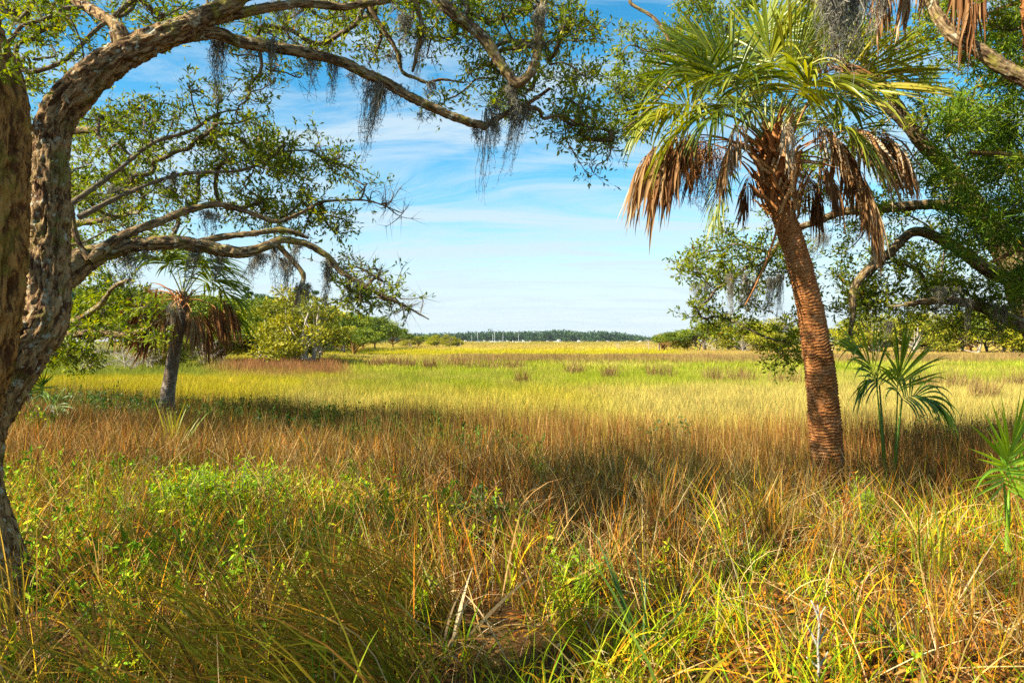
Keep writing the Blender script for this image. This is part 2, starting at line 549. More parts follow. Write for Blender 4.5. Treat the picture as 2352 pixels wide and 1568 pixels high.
# ------------------------------------------------------------------ ground, river
def make_ground():
    # one sheet, fine near the viewer and coarser towards the horizon
    ys = np.concatenate([np.arange(-14, 26, 0.30), 26 * (1.035 ** np.arange(1, 170))])
    us = np.concatenate([-(1.09 ** np.arange(70, 0, -1) - 1) * 1.0, np.linspace(-0.09, 0.09, 3), (1.09 ** np.arange(1, 71) - 1) * 1.0])
    us = np.linspace(-1, 1, 161)
    us = np.sign(us) * (np.abs(us) * 0.45 + np.abs(us) ** 5 * 3.0)
    W = 30 + np.maximum(ys, 0) * 1.3
    X = us[None, :] * W[:, None]
    Y = np.broadcast_to(ys[:, None], X.shape)
    Z = ground_z(X, Y)
    far = smooth(1165, 1185, Y)
    Z = Z - far * 0.5           # the river bed
    far2 = smooth(1290, 1310, Y)
    Z = Z + far2 * 1.6          # the far shore
    V = np.stack([X, Y, Z], -1).reshape(-1, 3)
    ny, nx = X.shape
    k = np.arange(ny - 1)[:, None] * nx + np.arange(nx - 1)[None, :]
    Q = np.stack([k, k + 1, k + nx + 1, k + nx], -1).reshape(-1, 4)
    mb = MB()
    mb.add(V, None, Q)
    m, n, l = new_mat('marsh_soil')
    out = n.new('ShaderNodeOutputMaterial')
    b = n.new('ShaderNodeBsdfPrincipled')
    b.inputs['Roughness'].default_value = 0.95
    b.inputs['Specular IOR Level'].default_value = 0.1
    geo = n.new('ShaderNodeNewGeometry')
    nz = n.new('ShaderNodeTexNoise')
    nz.inputs['Scale'].default_value = 9
    nz.inputs['Detail'].default_value = 8
    nz.inputs['Roughness'].default_value = 0.7
    l.new(geo.outputs['Position'], nz.inputs['Vector'])
    near = ramp(n, [(0.3, (0.03, 0.016, 0.007)), (0.5, (0.085, 0.042, 0.012)), (0.7, (0.20, 0.10, 0.025))])
    l.new(nz.outputs['Fac'], near.inputs[0])
    n2 = n.new('ShaderNodeTexNoise')
    n2.inputs['Scale'].default_value = 0.11
    n2.inputs['Detail'].default_value = 6
    mp_ = n.new('ShaderNodeMapping')
    mp_.inputs['Scale'].default_value = (0.3, 1, 1)
    l.new(geo.outputs['Position'], mp_.inputs[0])
    l.new(mp_.outputs[0], n2.inputs['Vector'])
    fr = ramp(n, [(0.35, (0.26, 0.24, 0.02)), (0.5, (0.33, 0.27, 0.02)), (0.62, (0.30, 0.20, 0.05))])
    l.new(n2.outputs['Fac'], fr.inputs[0])
    sp = n.new('ShaderNodeSeparateXYZ')
    l.new(geo.outputs['Position'], sp.inputs[0])
    mr = n.new('ShaderNodeMapRange')
    mr.inputs['From Min'].default_value = 14
    mr.inputs['From Max'].default_value = 24
    l.new(sp.outputs['Y'], mr.inputs['Value'])
    mx = n.new('ShaderNodeMix')
    mx.data_type = 'RGBA'
    l.new(mr.outputs[0], mx.inputs['Factor'])
    l.new(near.outputs[0], mx.inputs['A'])
    l.new(fr.outputs[0], mx.inputs['B'])
    l.new(mx.outputs['Result'], b.inputs['Base Color'])
    bp = n.new('ShaderNodeBump')
    bp.inputs['Distance'].default_value = 0.03
    l.new(nz.outputs['Fac'], bp.inputs['Height'])
    l.new(bp.outputs[0], b.inputs['Normal'])
    l.new(b.outputs[0], out.inputs[0])
    o = mb.build('ground', m)
    tag(o, 'flat marsh ground running from the dry bank out to the far shore', None, None, 'structure')

    mb = MB()
    mb.add([(-1500, 1168, -0.80), (1500, 1168, -0.80), (1500, 1306, -0.80), (-1500, 1306, -0.80)], None, [(0, 1, 2, 3)])
    m, n, l = new_mat('river_water')
    out = n.new('ShaderNodeOutputMaterial')
    b = n.new('ShaderNodeBsdfPrincipled')
    b.inputs['Base Color'].default_value = (0.10, 0.17, 0.22, 1)
    b.inputs['Roughness'].default_value = 0.12
    nz = n.new('ShaderNodeTexNoise')
    nz.inputs['Scale'].default_value = 0.6
    geo = n.new('ShaderNodeNewGeometry')
    l.new(geo.outputs['Position'], nz.inputs['Vector'])
    bp = n.new('ShaderNodeBump')
    bp.inputs['Distance'].default_value = 0.25
    l.new(nz.outputs['Fac'], bp.inputs['Height'])
    l.new(bp.outputs[0], b.inputs['Normal'])
    l.new(b.outputs[0], out.inputs[0])
    o = mb.build('river_water', m)
    tag(o, 'thin strip of blue river in front of the far wood', None, None, 'structure')


make_ground()
# ------------------------------------------------------------------ tree growing
def leaves(mb, pos, axis, nrm, length, width, rnd, fold=0.25):
    """one folded, pointed leaf (4 triangles) for every row of pos"""
    n = len(pos)
    axis = unit(axis)
    side = unit(np.cross(axis, nrm))
    nr = np.cross(side, axis)
    L = np.broadcast_to(length, (n,))[:, None]
    W = np.broadcast_to(width, (n,))[:, None]
    b = pos
    c = pos + axis * L * 0.52 - nr * W * fold
    le = pos + axis * L * 0.55 - side * W * 0.5
    ri = pos + axis * L * 0.55 + side * W * 0.5
    tp = pos + axis * L - nr * L * 0.08
    V = np.stack([b, ri, c, le, tp], 1).reshape(-1, 3)
    k = (np.arange(n) * 5)[:, None, None]
    T = (k + np.array([[0, 1, 2], [0, 2, 3], [2, 1, 4], [2, 4, 3]])[None]).reshape(-1, 3)
    mb.add(V, T, None, np.repeat(rnd, 5))


def sprays(mb_leaf, mb_twig, A, D, rg, ntw=4, nleaf=7, twl=0.16, ll=0.05, lw=0.017, up=0.25, tone=None, cover=None):
    """short twiglets with leaves round every twig end A (pointing along D)"""
    n = len(A)
    if n == 0:
        return
    d = unit(D[:, None, :] * 0.9 + rg.normal(0, 0.75, (n, ntw, 3)) + UP * up)
    ln = twl * rg.uniform(0.55, 1.25, (n, ntw))
    start = A[:, None, :] - D[:, None, :] * rg.uniform(0, 0.08, (n, ntw, 1))
    end = start + d * ln[..., None]
    # twiglets: thin three-sided spikes
    if mb_twig is not None:
        s = start.reshape(-1, 3)
        e = end.reshape(-1, 3)
        dd = unit(e - s)
        a = unit(np.cross(dd, np.array((0.31, 0.52, 0.79))))
        b = np.cross(dd, a)
        r = 0.0023
        v0 = s + a * r
        v1 = s - a * r * 0.5 + b * r * 0.87
        v2 = s - a * r * 0.5 - b * r * 0.87
        V = np.stack([v0, v1, v2, e], 1).reshape(-1, 3)
        k = (np.arange(len(s)) * 4)[:, None, None]
        T = (k + np.array([[0, 1, 3], [1, 2, 3], [2, 0, 3]])[None]).reshape(-1, 3)
        mb_twig.add(V, T, None, 0.5)
    t = rg.uniform(0.15, 1.05, (n, ntw, nleaf))
    pos = start[:, :, None, :] + (end - start)[:, :, None, :] * t[..., None]
    ax = unit(d[:, :, None, :] * 0.75 + rg.normal(0, 0.62, (n, ntw, nleaf, 3)) + UP * 0.1)
    nr = unit(UP * 0.9 + rg.normal(0, 0.55, (n, ntw, nleaf, 3)))
    m = n * ntw * nleaf
    base = rg.uniform(0, 1, (n, 1, 1)) * 0.45 if tone is None else tone.reshape(n, 1, 1) * 0.45
    rnd = np.clip(base + rg.uniform(0, 0.5, (n, ntw, nleaf)) + (rg.uniform(0, 1, (n, ntw, nleaf)) > 0.985) * 0.5, 0, 1)
    leaves(mb_leaf, pos.reshape(m, 3), ax.reshape(m, 3), nr.reshape(m, 3),
           ll * rg.uniform(0.65, 1.25, m), lw * rg.uniform(0.75, 1.25, m), rnd.reshape(m))


class Skel:
    """limbs laid out by hand, then twigs grown from them towards the places where foliage hangs"""

    def __init__(self, seed):
        self.rg = np.random.default_rng(seed)
        self.pos = np.zeros((200000, 3))
        self.par = np.full(200000, -1, np.int64)
        self.lid = np.zeros(200000, np.int64)
        self.n = 0
        self.hand = []
        self.tips = []

    def limb(self, pts, rad, lid, step=0.10, seedable=True):
        p, r = resample(pts, rad, step)
        if seedable:
            i0 = self.n
            self.pos[i0:i0 + len(p)] = p
            self.par[i0:i0 + len(p)] = -2
            self.lid[i0:i0 + len(p)] = lid
            self.n += len(p)
        self.hand.append((np.asarray(pts, float), np.asarray(rad, float), lid))

    def grow(self, A, flag, step=0.09, wob=0.25, droop=0.0):
        n = len(A)
        rg = self.rg
        near = np.zeros(n, np.int64)
        d2 = np.full(n, 1e18)
        for s in range(0, self.n, 400):
            q = self.pos[s:min(self.n, s + 400)]
            dd = ((A[:, None, :] - q[None]) ** 2).sum(-1)
            j = dd.argmin(1)
            v = dd[np.arange(n), j]
            m = v < d2
            d2[m] = v[m]
            near[m] = j[m] + s
        alive = np.ones(n, bool)
        for _ in range(n):
            i = int(np.where(alive, d2, 1e18).argmin())
            alive[i] = False
            N = near[i]
            a = self.pos[N]
            L = math.sqrt(d2[i])
            k = max(1, int(round(L / step)))
            if k > 1:
                t = (np.arange(1, k + 1) / k)[:, None]
                line = a + (A[i] - a) * t
                env = np.sin(np.pi * t) * L * wob
                off = rg.normal(0, 0.45, 3)
                off[2] += 0.35
                line = line + env * off
                line[:-1] += rg.normal(0, 0.10 * step, (k - 1, 3))
            else:
                line = A[i][None]
            i0 = self.n
            self.pos[i0:i0 + k] = line
            self.par[i0] = N
            self.par[i0 + 1:i0 + k] = np.arange(i0, i0 + k - 1)
            self.lid[i0:i0 + k] = self.lid[N]
            self.n += k
            self.tips.append((self.n - 1, flag[i]))
            for q in range(i0, i0 + k):
                dd = ((A - self.pos[q]) ** 2).sum(-1)
                m = alive & (dd < d2)
                d2[m] = dd[m]
                near[m] = q

    def finish(self, r0=0.0032, expo=0.40, rmax=0.019):
        n = self.n
        w = np.zeros(n)
        for t, f in self.tips:
            w[t] += 1
        par = self.par[:n]
        for i in range(n - 1, -1, -1):
            if par[i] >= 0:
                w[par[i]] += w[i]
        self.rad = np.minimum(r0 * np.maximum(w, 1) ** expo, rmax)
        kids = {}
        for i in range(n):
            if par[i] >= 0:
                kids.setdefault(int(par[i]), []).append(i)
        out = {}
        stack = []
        for i in range(n):
            if par[i] == -2 and i in kids:
                for c in kids[i]:
                    stack.append((i, c))
        while stack:
            p, c = stack.pop()
            ch = [p, c]
            while c in kids:
                ks = sorted(kids[c], key=lambda q: -w[q])
                for q in ks[1:]:
                    stack.append((c, q))
                c = ks[0]
                ch.append(c)
            pts = self.pos[ch].copy()
            for _ in range(2):
                if len(pts) > 2:
                    pts[1:-1] = 0.25 * pts[:-2] + 0.5 * pts[1:-1] + 0.25 * pts[2:]
            r = self.rad[ch].copy()
            r[0] = r[1]
            out.setdefault(int(self.lid[ch[1]]), []).append((pts, r))
        return out


def blob_points(blobs, rg):
    """scatter foliage targets: (cx, cy, rx, ry, d0, d1, count, leafy) in picture units and metres ahead"""
    A, F = [], []
    for cx, cy, rx, ry, d0, d1, k, leafy in blobs:
        nc = max(2, k // 8)          # foliage gathers in sprays with gaps between
        cu = rg.normal(0, 0.62, (nc, 2))
        cu = cu / np.maximum(1, np.linalg.norm(cu, axis=1, keepdims=True) / 1.5)
        cd = rg.uniform(d0, d1, nc)
        pick = rg.integers(0, nc, k)
        u = cu[pick] + rg.normal(0, 1.0, (k, 2)) * np.array((20.0 / rx, 14.0 / ry)) * (6.0 / max(d0, 4.0)) ** 0.5
        d = cd[pick] + rg.normal(0, 0.10, k)
        for j in range(k):
            A.append(P(cx + u[j, 0] * rx, cy + u[j, 1] * ry, d[j]))
            F.append(leafy)
    return np.array(A), np.array(F, float)


def oak_disp(amp, freq=9.0, stretch=0.24, seed=5, fine_k=1.0):
    def f(th, al, R, pts):
        r = R
        q = np.stack([np.cos(th) * r * freq * 2.2, np.sin(th) * r * freq * 2.2, al * freq * 2.2 * stretch], -1)
        w = 0.25 * noise(q * 0.9 + 3.0, seed + 9)[..., None]
        q2 = q + w
        ridge = 1 - np.abs(noise(q2 * 2.3 * fine_k, seed)) * 2.4
        fine = 1 - np.abs(noise(q2 * np.array((5.0, 5.0, 9.0)) * fine_k, seed + 3)) * 2.0
        lump = fbm(np.stack([np.cos(th) * r * 5, np.sin(th) * r * 5, al * 2.4], -1), 3, seed + 5)
        a = np.minimum(amp, 0.2 * r)
        return a * (1.0 * ridge + 0.5 * fine - 0.7) + 0.06 * r * lump
    return f


def bulge(c, h, amt):
    return lambda al: amt * np.exp(-((al - c) / h) ** 2)


def limb_mesh(mb, pts, rad, amp=0.012, nseg=None, step=None, seed=5, fine_k=1.0):
    pts = np.asarray(pts, float)
    rmean = float(np.mean(rad))
    if nseg is None:
        nseg = int(np.clip(rmean * 2 * np.pi / 0.008, 10, 150))
    if step is None:
        step = float(np.clip(rmean * 0.12, 0.009, 0.03))
    p, r = resample(pts, rad, step)
    tube(mb, p, r, nseg, 0.5, oak_disp(amp, seed=seed, fine_k=fine_k))


def finish_tree(root, sk, twig_mat, leaf_material, limb_parts, leaf_args, seed, leaf_name='foliage'):
    """twigs and foliage go under the limb that carries them"""
    rg = np.random.default_rng(seed)
    strands = sk.finish()
    tipmap = {}
    for t, f in sk.tips:
        tipmap.setdefault(int(sk.lid[t]), []).append((t, f))
    for lid, part in limb_parts.items():
        mt, ml = MB(), MB()
        for pts, r in strands.get(lid, []):
            ns = 3 if r.max() < 0.006 else (5 if r.max() < 0.015 else 7)
            tube(mt, pts, r, ns, float(rg.uniform(0, 1)))
        tl = tipmap.get(lid, [])
        if tl:
            ti = np.array([t for t, f in tl])
            fl = np.array([f for t, f in tl])
            A = sk.pos[ti]
            pr = sk.par[ti]
            D = unit(A - sk.pos[np.maximum(pr, 0)])
            leafy = rg.uniform(0, 1, len(ti)) < fl
            sprays(ml, mt, A[leafy], D[leafy], rg, tone=rg.uniform(0, 1, int(leafy.sum())), **leaf_args)
            bare = ~leafy
            if bare.any():
                sprays(MB(), mt, A[bare], D[bare], rg, ntw=3, nleaf=1, twl=0.22)
        mt.build('twigs', twig_mat, part, True, 'stuff')
        ml.build(leaf_name, leaf_material, part, False, 'stuff')
# ------------------------------------------------------------------ the big live oak on the left
def px(points, d):
    """[(x, y, r_px), ...] with one depth or a depth per point -> points and radii in metres"""
    k = len(points)
    dd = np.broadcast_to(np.asarray(d, float), (k,)) if np.ndim(d) == 0 else np.interp(np.linspace(0, 1, k), np.linspace(0, 1, len(d)), d)
    pts = np.array([P(p[0], p[1], dd[i]) for i, p in enumerate(points)])
    rad = np.array([p[2] / FPX * dd[i] for i, p in enumerate(points)])
    return pts, rad


def make_left_oak():
    base = P(-70, 1400, 4.0)
    base[2] = float(ground_z(base[0], base[1]))
    root = empty('live_oak_tree', base, 'large gnarled live oak with furrowed bark, its limb arching over the marsh view', 'tree')
    sk = Skel(11)
    parts = {}
    trunk_p, trunk_r = px([(-40, 1470, 160), (-48, 1400, 122), (-58, 1300, 98), (-76, 1200, 86), (-96, 1110, 84), (-104, 1020, 90), (-92, 940, 96), (-74, 880, 90)], 4.0)
    A_p, A_r = px([(-110, 1000, 82), (-96, 930, 80), (-76, 865, 78), (-56, 800, 76), (-36, 700, 74), (-27, 600, 74), (-26, 500, 73), (-21, 400, 73),
                   (-23, 250, 72), (-46, 150, 70), (-84, 60, 68), (-110, -60, 64), (-120, -200, 58), (-90, -380, 48), (-20, -560, 36)], 3.85)
    B_p, B_r = px([(-70, 985, 72), (-18, 900, 72), (40, 815, 66), (92, 745, 58), (112, 675, 48), (114, 600, 45), (114, 500, 44), (115, 400, 42), (117, 320, 42),
                   (140, 255, 43), (184, 205, 42), (232, 160, 39), (285, 124, 36), (340, 98, 32), (392, 78, 29), (436, 62, 27)], [4.1, 4.4, 4.5, 4.5, 4.6])
    B_r = B_r * 0.9
    lo_p, lo_r = px([(405, 80, 21), (452, 76, 18), (500, 77, 15), (550, 96, 13.5), (633, 110, 12.5), (717, 124, 12), (784, 142, 12), (835, 166, 12), (880, 187, 12),
                     (937, 220, 11), (985, 243, 10.5), (1030, 263, 10), (1075, 280, 9.5), (1118, 291, 9)], [4.6, 5.0, 5.2, 5.4])
    lo2_p, lo2_r = px([(1112, 291, 8), (1150, 268, 7), (1190, 247, 6.5), (1225, 230, 5), (1262, 204, 4)], 5.4)
    lo3_p, lo3_r = px([(1200, 243, 4.5), (1237, 252, 4.5), (1248, 272, 4), (1285, 266, 3.5), (1340, 288, 3), (1400, 300, 2)], [5.4, 5.6])
    up_p, up_r = px([(425, 64, 23), (470, 38, 21), (520, 14, 20), (570, -18, 18), (660, -70, 16), (800, -110, 14), (930, -80, 13), (1000, -8, 13)], [4.6, 4.8, 5.0])
    v_p, v_r = px([(990, -16, 13), (1040, 30, 13), (1097, 75, 13), (1128, 112, 12.5), (1150, 148, 12), (1172, 176, 11), (1192, 190, 11), (1216, 172, 10), (1230, 140, 9.5),
                   (1237, 85, 9), (1242, 40, 9), (1251, -10, 8), (1275, -100, 7)], 5.0)
    t1_p, t1_r = px([(450, 58, 14), (540, 34, 11), (633, 15, 10), (710, 9, 9), (784, 16, 8), (840, 8, 7), (890, 2, 6), (960, -20, 4)], [4.7, 5.3])
    t2_p, t2_r = px([(840, 8, 6), (880, 67, 5.5), (910, 115, 5), (924, 164, 4.5), (955, 180, 4), (983, 190, 4), (1014, 183, 3), (1066, 190, 2)], [5.3, 5.5])
    t3_p, t3_r = px([(950, -14, 6), (968, 60, 6), (960, 110, 5), (948, 165, 3.5)], [5.1, 5.2])
    C_p, C_r = px([(96, 660, 40), (135, 632, 40), (170, 610, 36), (206, 592, 27), (252, 577, 20), (317, 561, 16), (383, 557, 15.5), (450, 562, 15), (517, 576, 14), (567, 579, 12),
                   (617, 563, 10), (650, 551, 9), (700, 559, 8), (750, 587, 7), (784, 624, 6.5), (830, 652, 5.5), (875, 678, 4.5), (925, 700, 3), (985, 733, 1.6)], [4.6, 5.0, 5.4, 5.7])
    C2_p, C2_r = px([(450, 560, 9), (500, 546, 8), (583, 536, 7), (650, 528, 6), (708, 546, 4)], [5.1, 5.4])
    C3_p, C3_r = px([(630, 556, 6), (667, 593, 6), (697, 632, 6), (690, 660, 5), (678, 700, 3)], 5.5)
    D_p, D_r = px([(205, 600, 12), (262, 552, 11), (317, 527, 10), (367, 509, 9), (433, 483, 8), (500, 469, 7), (567, 486, 6), (633, 508, 5), (690, 490, 4), (735, 466, 3),
                   (784, 460, 3), (850, 462, 2), (925, 490, 1.2)], [4.7, 5.5, 6.0])
    E_p, E_r = px([(205, 596, 7), (182, 560, 7), (168, 520, 8), (160, 470, 9)], 4.7)
    # upper crown limbs over and beside the viewer
    K_p, K_r = px([(-68, 60, 40), (-200, -120, 36), (-420, -330, 28), (-700, -520, 18)], [3.85, 3.6, 3.6])
    K2_p, K2_r = px([(-100, -60, 36), (60, -260, 30), (330, -420, 24), (700, -520, 18), (1050, -480, 12)], [3.85, 4.3, 5.0])
    K3_p, K3_r = px([(300, 112, 14), (268, 60, 13), (190, 10, 12), (60, -70, 10)], [4.6, 5.6])
    K4_p, K4_r = px([(160, 470, 8), (260, 400, 5), (350, 330, 4.5), (440, 300, 4), (500, 262, 3), (560, 250, 1.5)], [4.9, 5.8])
    K5_p, K5_r = px([(180, 500, 7), (300, 440, 5), (420, 400, 4), (560, 390, 3.5), (650, 350, 2.5), (760, 345, 1.2)], [5.0, 6.1])
    spec = [('trunk', 0, trunk_p, trunk_r, M_OAK_BARK, 0.020), ('limb', 1, A_p, A_r, M_OAK_BARK_DARK, 0.022), ('limb', 2, B_p, B_r, M_OAK_BARK, 0.017),
            ('limb', 3, lo_p, lo_r, M_LIMB, 0.008), ('limb', 4, up_p, up_r, M_LIMB, 0.010), ('limb', 5, v_p, v_r, M_LIMB, 0.008),
            ('limb', 6, C_p, C_r, M_LIMB, 0.010), ('limb', 7, D_p, D_r, M_LIMB, 0.007), ('limb', 8, t1_p, t1_r, M_LIMB, 0.006),
            ('limb', 9, K_p, K_r, M_LIMB, 0.012), ('limb', 10, K2_p, K2_r, M_LIMB, 0.012), ('limb', 11, K4_p, K4_r, M_TWIG, 0.004),
            ('limb', 12, K5_p, K5_r, M_TWIG, 0.004)]
    extra = {3: [(lo2_p, lo2_r), (lo3_p, lo3_r)], 8: [(t2_p, t2_r), (t3_p, t3_r)], 6: [(C2_p, C2_r), (C3_p, C3_r), (E_p, E_r)], 2: [(K3_p, K3_r)]}
    for name, lid, p, r, mat, amp in spec:
        mb = MB()
        limb_mesh(mb, p, r, amp, seed=20 + lid, fine_k=0.55 if lid in (0, 1) else (0.75 if lid == 2 else 1.0))
        sk.limb(p, r, lid, seedable=(lid != 0))
        for ep, er in extra.get(lid, []):
            limb_mesh(mb, ep, er, 0.004, seed=40 + lid)
            sk.limb(ep, er, lid)
        if lid == 2:      # the cut stub on the arch and the swollen fork
            sp_, sr_ = px([(288, 118, 24), (276, 88, 20), (272, 68, 18), (271, 60, 12)], 4.5)
            limb_mesh(mb, sp_, sr_, 0.006, seed=61)
        o = mb.build(name, mat, root)
        if lid == 2:
            o['label'] = 'thick limb bending over into the arch'
        parts[lid] = o
    rg = np.random.default_rng(5)
    blobs = [
        # lit foliage above and left of the arch
        (150, 60, 130, 100, 4.9, 7.0, 136, 1), (270, 25, 120, 70, 5.0, 7.0, 86, 1), (60, 190, 80, 150, 5.2, 6.8, 64, 1), (400, 10, 120, 60, 5.0, 6.6, 50, 1),
        # under the arch beside the stem
        (240, 330, 120, 120, 5.2, 7.0, 122, 1), (330, 400, 150, 110, 5.2, 6.8, 144, 1), (200, 480, 90, 90, 5.4, 7.0, 64, 1), (420, 290, 80, 40, 5.3, 6.4, 43, 1),
        (250, 540, 90, 40, 4.8, 6.0, 28, 1),
        # the spreading middle bough
        (560, 330, 120, 55, 5.6, 6.8, 72, 1), (600, 400, 170, 70, 5.6, 6.8, 108, 1), (520, 450, 150, 60, 5.4, 6.6, 64, 1), (720, 430, 120, 65, 5.7, 6.6, 79, 1),
        (650, 490, 130, 45, 5.5, 6.6, 57, 1), (770, 500, 70, 50, 5.8, 6.5, 36, 1), (480, 320, 60, 50, 5.6, 6.4, 32, 1),
        (860, 470, 70, 35, 5.8, 6.4, 15, 0.15), (895, 478, 40, 25, 5.9, 6.4, 14, 0), (740, 350, 45, 20, 5.9, 6.3, 6, 0.1),
        # the drooping end of the low bough
        (800, 690, 60, 40, 5.5, 6.1, 39, 1), (880, 690, 60, 40, 5.6, 6.1, 24, 0.85), (850, 630, 70, 40, 5.5, 6.1, 18, 0.35), (945, 720, 45, 22, 5.6, 6.0, 22, 0.05),
        (760, 600, 60, 50, 5.5, 6.2, 21, 0.6), (900, 640, 40, 30, 5.6, 6.0, 7, 0.1),
        # hanging below the arch
        (520, 165, 60, 70, 5.0, 5.8, 28, 0.85), (590, 190, 60, 60, 5.1, 5.8, 21, 0.8), (560, 260, 40, 50, 5.2, 5.8, 11, 0.9), (660, 150, 60, 50, 5.1, 5.8, 11, 0.4),
        # top middle
        (600, 45, 110, 50, 5.0, 6.2, 41, 0.9), (740, 50, 110, 60, 5.2, 6.4, 64, 0.95), (870, 40, 120, 60, 5.2, 6.4, 70, 0.95), (1000, 50, 110, 70, 5.1, 6.2, 70, 0.95),
        (820, 100, 90, 50, 5.2, 6.2, 35, 0.9), (1080, 30, 90, 50, 5.1, 6.2, 41, 1), (1160, 60, 110, 80, 5.0, 6.0, 64, 1), (1270, 60, 80, 70, 5.0, 6.0, 59, 1),
        (1120, 200, 90, 70, 5.3, 6.0, 59, 1), (1090, 240, 70, 40, 5.4, 6.0, 26, 1), (1250, 180, 100, 90, 5.2, 6.1, 70, 1), (1310, 240, 90, 80, 5.3, 6.1, 64, 1),
        (1340, 310, 90, 55, 5.4, 6.0, 46, 1), (1290, 330, 60, 35, 5.4, 5.9, 17, 0.9), (1400, 330, 60, 40, 5.5, 6.0, 14, 0.7), (1350, 90, 50, 60, 5.1, 5.9, 29, 1),
        (1000, 130, 90, 40, 5.3, 6.0, 17, 0.5), (1390, 380, 50, 30, 5.5, 5.9, 5, 0.3),
        # the crown above and behind the frame
        (200, -160, 420, 130, 4.0, 7.5, 110, 1), (800, -200, 460, 160, 4.2, 7.0, 150, 1), (-350, -120, 280, 300, 3.2, 7.0, 110, 1), (1200, -180, 250, 130, 4.6, 6.6, 80, 1),
        (100, -520, 800, 250, 3.2, 6.5, 130, 1), (-700, -500, 500, 350, 2.6, 6.0, 110, 1), (700, -620, 600, 250, 3.2, 6.0, 110, 1), (-300, 150, 200, 200, 3.4, 6.5, 36, 1),
    ]
    A, F = blob_points(blobs, rg)
    sk.grow(A, F, step=0.09, wob=0.22)
    finish_tree(root, sk, M_TWIG, M_OAK_LEAF, {k: v for k, v in parts.items() if k != 0},
                dict(ntw=3, nleaf=6, twl=0.17, ll=0.052, lw=0.017, up=0.2), 77)
    return root


